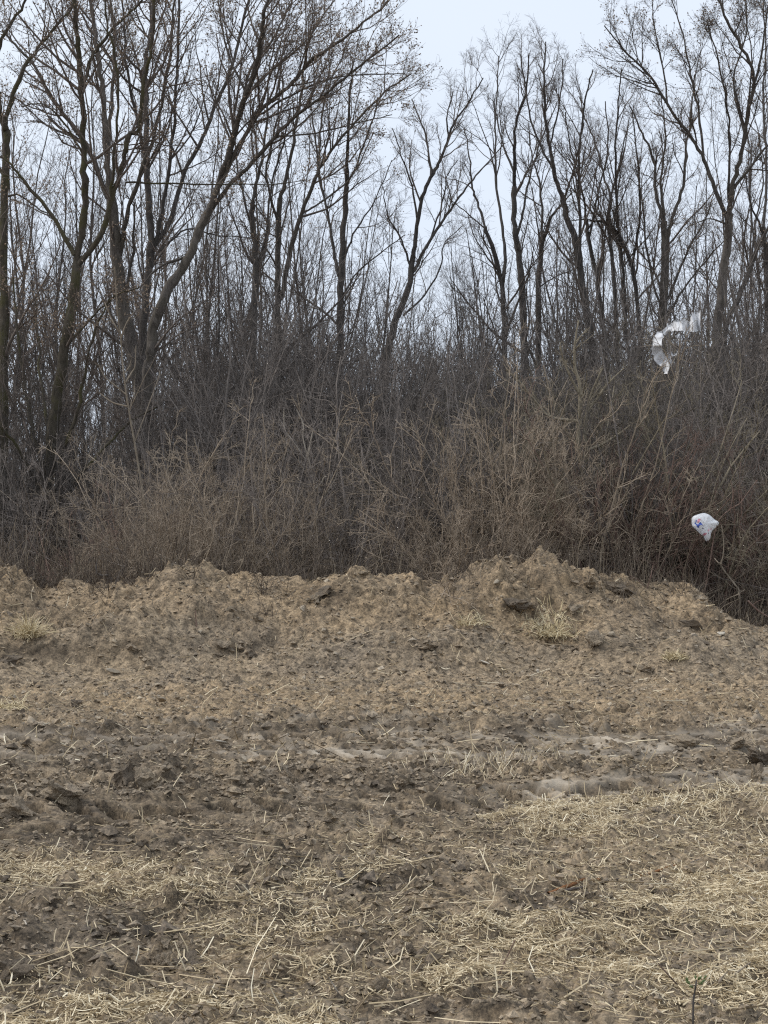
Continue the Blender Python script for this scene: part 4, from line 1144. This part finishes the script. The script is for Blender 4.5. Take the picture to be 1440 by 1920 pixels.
traced('thorn_tree', 'gnarled thorn tree with pale split trunk buried in right thicket', 'tree', 20.1,
       [([(1058, 1085), (1065, 1003), (1080, 964), (1088, 925), (1094, 885), (1093, 868)], 17, 12), ([(1092, 872), (1084, 833), (1087, 781), (1087, 721), (1078, 690), (1078, 645), (1085, 600)], 11, 3),
        ([(1094, 874), (1101, 850), (1096, 810), (1104, 755), (1112, 730), (1130, 690)], 9, 3), ([(1088, 922), (1066, 964), (1052, 996), (1040, 1040)], 7, 5),
        ([(1086, 790), (1031, 781), (1000, 747), (974, 716), (948, 693)], 6, 2.5), ([(1098, 846), (1133, 831), (1161, 813), (1192, 790)], 6, 2.5), ([(1087, 740), (1062, 690), (1050, 650)], 5, 2),
        ([(1086, 840), (1064, 812), (1054, 770)], 6, 2), ([(1062, 1006), (1101, 987), (1140, 960)], 6, 2.5), ([(1102, 770), (1140, 720), (1170, 690)], 5, 2), ([(1090, 900), (1130, 870), (1180, 880)], 4, 2)], S_OLIVE, 14, 3)
traced('branch', 'pale crooked branch rising beside the white bag', 'branch', 17.5,
       [([(1387, 1162), (1387, 1130), (1386, 1112), (1384, 1104), (1370, 1086), (1355, 1066), (1352, 1056), (1356, 1042), (1357, 1016), (1353, 985)], 4.5, 2), ([(1353, 1058), (1346, 1054), (1340, 1047)], 2.5, 1.5), ([(1386, 1112), (1396, 1106)], 2.5, 1.5),
        ([(1386, 1114), (1366, 1122), (1350, 1134)], 2.5, 1.2)], B_TAN, 0, 4)
traced('branch', 'slanting bare branch holding the white bag by its right corner', 'branch', 18.1,
       [([(1318, 1130), (1330, 1060), (1342, 990), (1352, 970), (1370, 954), (1387, 944), (1399, 928), (1420, 900)], 2.2, 1.6), ([(1342, 990), (1300, 985), (1270, 992), (1250, 997)], 2, 1.5), ([(1370, 954), (1374, 925), (1370, 900)], 2, 1)], S_RED, 2, 5)
traced('root', 'dark curled root poking over the left part of the bank', 'root', 17.6, [([(210, 1096), (208, 1086), (202, 1079), (190, 1079), (181, 1074)], 5, 4), ([(182, 1076), (180, 1062), (184, 1046)], 4, 1.5)], S_DARK, 0, 6)
traced('branch', 'forked pale twig on the left hump skyline', 'branch', 17.3, [([(345, 1086), (325, 1055), (300, 1040), (288, 1035)], 3, 1.5), ([(330, 1060), (332, 1045), (325, 1035)], 2, 1)], B_TAN, 0, 7)
traced('weed_stalk', 'reddish brown weed stalk on the right shoulder of the mound', 'weed', 16.9, [([(1210, 1136), (1212, 1108), (1220, 1082), (1224, 1060)], 3, 1.5), ([(1212, 1108), (1200, 1090), (1180, 1078)], 2, 1)], S_RED, 2, 8)
traced('weed_stalk', 'short red brown weed stalk on the left hump face', 'weed', 15.6, [([(369, 1192), (368, 1170), (366, 1144)], 4, 1.5)], S_RED, 0, 9)
traced('weed_stalk', 'thin straw coloured stalk left of the red brown stalk', 'weed', 15.8, [([(278, 1176), (284, 1150), (286, 1124)], 2.5, 1.2)], B_TAN, 0, 10)
traced('weed_stalk', 'tall thin pale stalk at the left edge behind the bank', 'weed', 17.8, [([(48, 1090), (49, 1020), (50, 985)], 2.5, 1.2)], B_TAN, 0, 11)
traced('weed_stalk', 'bent pale stalk leaning left of the purple scrub on bank', 'weed', 15.4, [([(173, 1184), (176, 1162), (188, 1146)], 2.5, 1.2)], B_TAN, 0, 12)
traced('root', 'short pale root lying near the top of the bank left of centre', 'root', 16.5, [([(427, 1098), (436, 1110), (446, 1122)], 3.5, 2)], B_TAN, 0, 13)
traced('branch', 'thin dark branch lying at the right edge beyond the last heap', 'branch', 16.6, [([(1402, 1126), (1422, 1145), (1446, 1160)], 3.5, 2), ([(1412, 1134), (1420, 1128), (1430, 1124)], 2, 1)], S_RED, 0, 14)
# on the ground
traced('stick', 'long thin weathered grey stick lying across the straw', 'stick', 0, [([(1045, 1683), (1100, 1665), (1155, 1650), (1200, 1636), (1270, 1626), (1330, 1611)], 5.5, 3)], M_STICK, 0, 20, False, 'shaft')
traced('stick', 'reddish peeled stick next to the left end of the long grey one', 'stick', 0, [([(1028, 1683), (1070, 1668), (1124, 1654)], 8, 5)], M_REDSTICK, 0, 21, False, 'shaft')
traced('stick', 'short rusty red piece under the right half of the long stick', 'stick', 0, [([(1200, 1642), (1240, 1636), (1268, 1634)], 6, 4)], M_REDSTICK, 0, 22, False, 'shaft')
traced('stick', 'rusty orange stick in the thick straw near the bottom right', 'stick', 0, [([(1150, 1816), (1180, 1806), (1216, 1792)], 6, 3.5)], M_REDSTICK, 0, 23, False, 'shaft')
traced('stick', 'small dark red twig on the mud near the left edge', 'stick', 0, [([(100, 1519), (118, 1520), (136, 1518)], 4, 3)], S_RED, 0, 24, False, 'shaft')
traced('stick', 'brown stick lying in straw at the right edge', 'stick', 0, [([(1404, 1650), (1425, 1668), (1450, 1680)], 6, 4)], M_REDSTICK, 0, 25, False, 'shaft')
traced('stick', 'thin dark twig below the long grey stick', 'stick', 0, [([(1010, 1712), (1060, 1716), (1110, 1722)], 3.5, 2)], M_STICK, 0, 26, False, 'shaft')
traced('root', 'pale wavy root lying on the mud at the lower left edge', 'root', 0, [([(18, 1704), (24, 1722), (38, 1738), (44, 1756), (50, 1768)], 5, 3)], B_PALE, 0, 27, False, 'shaft')
traced('stick', 'slanting brown stalk in the dry rut at left', 'stick', 0, [([(140, 1424), (158, 1404), (174, 1388)], 5, 3)], M_STICK, 0, 28, False, 'shaft')
dn = lambda py: F * EYE / (py - HY)
traced('weed_stalk', 'dark bare twig standing upright in the near straw', 'weed', dn(1840), [([(930, 1842), (945, 1806), (966, 1762)], 4, 2)], S_RED, 0, 30)
traced('weed_stalk', 'thin brown stem slanting down to the right near the green sprig', 'weed', dn(1862), [([(1288, 1864), (1262, 1838), (1234, 1806)], 3.5, 2)], S_RED, 0, 31)
traced('weed_stalk', 'broken stalk with a pinkish foot near the bottom right corner', 'weed', dn(1868), [([(1342, 1868), (1347, 1848), (1352, 1834)], 8, 6), ([(1352, 1834), (1366, 1820)], 3, 2)], B_TAN, 0, 32)
traced('weed_stalk', 'long pale stalk leaning up right from bare mud at bottom', 'weed', dn(1850), [([(1360, 1842), (1384, 1822), (1408, 1804)], 4, 3)], B_TAN, 0, 33)
traced('weed_stalk', 'pale thin stalk pointing up left in the bottom middle', 'weed', dn(1880), [([(645, 1880), (632, 1858), (616, 1832)], 4, 2.5)], B_PALE, 0, 34)

def sprig():
    r = np.random.default_rng(5)
    d = dn(1935)
    root = traced('seedling', 'small sprig with green leaves on a brown stem at the bottom right', 'seedling', d, [([(1299, 1938), (1300, 1880), (1303, 1858), (1306, 1838)], 4, 3)], B_DARK, 0, 40)
    m, nt, b = mat('green_leaf'); b.inputs['Base Color'].default_value = (.12, .16, .06, 1); b.inputs['Roughness'].default_value = .5
    org = np.array(root.location)
    for (px, py, s, a) in [(1290, 1842, 11, 2.4), (1296, 1850, 9, 2.8), (1288, 1836, 9, 2.0), (1312, 1834, 10, .9), (1318, 1840, 10, .4), (1314, 1844, 8, .1), (1304, 1832, 7, 1.5), (1322, 1832, 7, .7)]:
        c = at(px, py, d + r.uniform(-.03, .03)) - org
        L_ = s / F * d; wd = L_ * .3
        t = np.linspace(0, 1, 6)
        ax = np.array([math.cos(a), r.uniform(-.5, .5), math.sin(a)]); sd = unit(np.cross(ax, np.array([0, 1, .6])))
        mid = c + np.outer((t - .5) * L_, ax); prof = np.sin(np.pi * np.clip(t, .04, .96)) * wd
        up_ = np.cross(sd, unit(ax)) * .0012
        v = np.concatenate([mid + np.outer(prof, sd), mid - up_ * 3, mid - np.outer(prof, sd)])
        f = [(k, k + 1, k + 7, k + 6) for k in range(5)] + [(k + 6, k + 7, k + 13, k + 12) for k in range(5)]
        v = np.concatenate([v, v + up_]); f = f + [tuple(q + 18 for q in reversed(w)) for w in f]
        f += [(k + 1, k, k + 18, k + 19) for k in range(5)] + [(k + 12, k + 13, k + 31, k + 30) for k in range(5)]
        obj('leaf', mesh('leaf', v, f, m), root)
sprig()

# ------------------------------------------------------------------ litter caught in the brush
def plastic(name, col, rough, trans):
    m, nt, b = mat(name)
    b.inputs['Base Color'].default_value = (*col, 1); b.inputs['Roughness'].default_value = rough
    b.inputs['Specular IOR Level'].default_value = .45
    if trans:
        t = nt.nodes.new('ShaderNodeBsdfTranslucent'); t.inputs['Color'].default_value = (*col, 1)
        mx = nt.nodes.new('ShaderNodeMixShader'); mx.inputs[0].default_value = trans
        out = nt.nodes['Material Output']
        nt.links.new(b.outputs[0], mx.inputs[1]); nt.links.new(t.outputs[0], mx.inputs[2]); nt.links.new(mx.outputs[0], out.inputs['Surface'])
    return m
P_WHITE = plastic('white_bag_plastic', (.95, .96, .98), .35, .45)
P_BLUE = plastic('blue_print', (.05, .10, .42), .4, 0)
P_PINK = plastic('pink_print', (.72, .33, .40), .4, 0)
P_INK = plastic('dark_print', (.06, .06, .10), .4, 0)
P_FILM = plastic('white_film', (.80, .80, .81), .9, .2)

def inside(poly, x, y):
    p = np.array(poly, float); c = np.zeros(x.shape, bool)
    for (x1, y1), (x2, y2) in zip(p, np.roll(p, -1, 0)):
        c ^= ((y1 > y) != (y2 > y)) & (x < (x2 - x1) * (y - y1) / (y2 - y1 + 1e-9) + x1)
    return c

def bag():
    d = 17.75
    out = np.array([(295, 420), (322, 382), (400, 352), (480, 335), (560, 362), (612, 408), (650, 440), (688, 458), (704, 484), (690, 515), (645, 560), (604, 602), (580, 655), (572, 715), (552, 745), (525, 757), (500, 744), (486, 715), (488, 690), (440, 662), (360, 584), (300, 520)], float)
    out = out / 8 + np.array([1260, 920])
    c = np.array([1260 + 478 / 8, 920 + 490 / 8])
    ring = catmull(np.vstack([out, out[:1]]), 4)[:-1]; n = len(ring); m = 16
    s = d / F
    t = np.linspace(0, 1, m + 1)[1:]
    pts = c + (ring - c)[None] * t[:, None, None]             # (m,n,2)
    X = (pts[:, :, 0] - CX) * s; Z = EYE - (pts[:, :, 1] - HY) * s
    X0, Z0 = (c[0] - CX) * s, EYE - (c[1] - HY) * s
    puff = (1 - t ** 2)[:, None] ** .55
    a = np.arctan2(pts[:, :, 1] - c[1], pts[:, :, 0] - c[0])
    crease = .010 * np.sin(5 * a + 1) + .007 * np.sin(11 * a + 2.0) + .010 * (vnoise(X * 22, Z * 22, 5) - .5)
    yf = d - (.085 * puff + crease * t[:, None] * puff ** .5 * 1.2)
    yb = d + (.06 * puff - crease * .6 * puff ** .5)
    front = np.stack([X, yf, Z], -1).reshape(-1, 3); back = np.stack([X, yb, Z], -1)[:-1].reshape(-1, 3)
    v = np.concatenate([[(X0, d - .088, Z0)], front, [(X0, d + .062, Z0)], back])
    f = []; F0 = 1; B0 = 2 + m * n
    for k in range(m - 1):
        for j in range(n):
            j2 = (j + 1) % n
            f.append((F0 + k * n + j, F0 + (k + 1) * n + j, F0 + (k + 1) * n + j2, F0 + k * n + j2))
            hi = (lambda q: B0 + (k + 1) * n + q) if k < m - 2 else (lambda q: F0 + (m - 1) * n + q)
            f.append((B0 + k * n + j2, hi(j2), hi(j), B0 + k * n + j))
    for j in range(n):
        j2 = (j + 1) % n
        f.append((0, F0 + j, F0 + j2, F0 + j2)); f.append((1 + m * n, B0 + j2, B0 + j, B0 + j))
    v = np.array(v)
    quad = [q for q in f if len(set(q)) == 4]
    tri = [tuple(q[:3]) for q in f if len(set(q)) == 3]
    allf = [t3 for q in quad for t3 in ((q[0], q[1], q[2]), (q[0], q[2], q[3]))] + tri
    allf = np.array(allf)
    cen = v[allf].mean(1)
    px = (CX + cen[:, 0] / s - 1260) * 8; py = (HY - (cen[:, 2] - EYE) / s - 920) * 8
    mi = np.zeros(len(allf), int)
    fr = cen[:, 1] < d
    blue = inside([(352, 432), (338, 462), (330, 500), (352, 522), (366, 556), (388, 560), (386, 532), (410, 512), (442, 526), (424, 488), (398, 468), (384, 490), (366, 504), (346, 488), (358, 452)], px, py)
    pink = inside([(360, 440), (390, 412), (412, 430), (398, 462), (380, 482), (362, 490)], px, py) | inside([(512, 600), (530, 570), (548, 582), (530, 612)], px, py) | inside([(446, 656), (470, 634), (506, 630), (492, 664), (468, 676)], px, py) | inside([(556, 575), (590, 570), (575, 590)], px, py)
    ink = inside([(432, 560), (452, 562), (466, 574), (446, 576)], px, py) | inside([(514, 634), (536, 628), (530, 650)], px, py)
    mi[fr & pink] = 2; mi[fr & blue] = 1; mi[fr & ink] = 3
    org = np.array((X0, d, Z0))
    o = obj('plastic_bag', mesh('plastic_bag', v - org, allf, [P_WHITE, P_BLUE, P_PINK, P_INK], True, None, mi), None, tuple(org))
    tag(o, 'crumpled white plastic bag with blue and pink print caught on a branch', 'plastic bag')
bag()

def film():
    d = 20.95
    A = np.array([(1052, 190), (1020, 205), (990, 232), (958, 212), (936, 196), (930, 325), (880, 335), (822, 308), (780, 330), (740, 346), (640, 352), (520, 460), (400, 522), (352, 612), (344, 740), (370, 900), (420, 985), (488, 1030), (520, 1135)], float) / 8 + np.array([1180, 560])
    B = np.array([(1072, 490), (1045, 494), (1010, 488), (980, 492), (950, 490), (910, 494), (880, 490), (840, 484), (800, 480), (740, 482), (660, 484), (575, 515), (505, 585), (482, 680), (488, 755), (530, 838), (560, 880), (592, 950), (585, 1130)], float) / 8 + np.array([1180, 560])
    A = B + (A - B) * 1.0
    a = catmull(A, 4); b = catmull(B, 4); K = len(a); M = 9
    rr = np.random.default_rng(3); a += rr.normal(0, .9, a.shape); b += rr.normal(0, .8, b.shape)
    t = np.linspace(0, 1, M)[None, :, None]
    g = a[:, None] * (1 - t) + b[:, None] * t
    k = np.arange(K)[:, None]; q = np.linspace(0, 1, M)[None]
    y = d + .08 * np.sin(k * .33) * (.4 + q) + .022 * np.sin(k * 1.1 + q * 3) + .06 * (vnoise(k * .3 + q * 0, q * 3 + k * 0, 9) - .5) - .09 * q
    y = y + np.zeros_like(g[:, :, 0])
    V = np.stack([(g[:, :, 0] - CX) / F * y, y, EYE - (g[:, :, 1] - HY) / F * y], -1)
    def sheet(V, name):
        K, M, _ = V.shape
        i = np.arange(K - 1)[:, None] * M + np.arange(M - 1)[None]
        f = np.stack([i, i + M, i + M + 1, i + 1], -1).reshape(-1, 4)
        v = V.reshape(-1, 3); n = len(v)
        edge = [j for j in range(M)] + [r_ * M + M - 1 for r_ in range(1, K)] + [(K - 1) * M + j for j in range(M - 2, -1, -1)] + [r_ * M for r_ in range(K - 2, 0, -1)]
        rim = [(edge[e], edge[(e + 1) % len(edge)], edge[(e + 1) % len(edge)] + n, edge[e] + n) for e in range(len(edge))]
        return np.concatenate([v, v + np.array((0, .004, 0))]), np.concatenate([f[:, ::-1], f + n, np.array(rim)])
    org = V[0, 0].copy()
    v, f = sheet(V, 'film')
    o = obj('plastic_film', mesh('plastic_film', v - org, f, P_FILM), None, tuple(org))
    tag(o, 'torn strip of white plastic film draped in a curve through the bare branches', 'plastic film')
    # the torn flap that hangs off its lower end
    A2 = np.array([(560, 880), (590, 850), (585, 800), (612, 772), (640, 800), (660, 830), (705, 808)], float) / 8 + np.array([1180, 560])
    B2 = np.array([(590, 1010), (625, 1030), (645, 980), (650, 900), (656, 876), (690, 866), (724, 830)], float) / 8 + np.array([1180, 560])
    a, b = catmull(A2, 3), catmull(B2, 3)
    g = a[:, None] * (1 - t[:, :5] * 2) + b[:, None] * (t[:, :5] * 2)
    y = d - .03 - .12 * np.linspace(0, 1, len(a))[:, None] + .05 * np.sin(np.arange(5) * 1.5)[None]
    V2 = np.stack([(g[:, :, 0] - CX) / F * y, y, EYE - (g[:, :, 1] - HY) / F * y], -1)
    v, f = sheet(V2, 'flap')
    obj('torn_flap', mesh('torn_flap', v - org, f, P_FILM), o)
film()
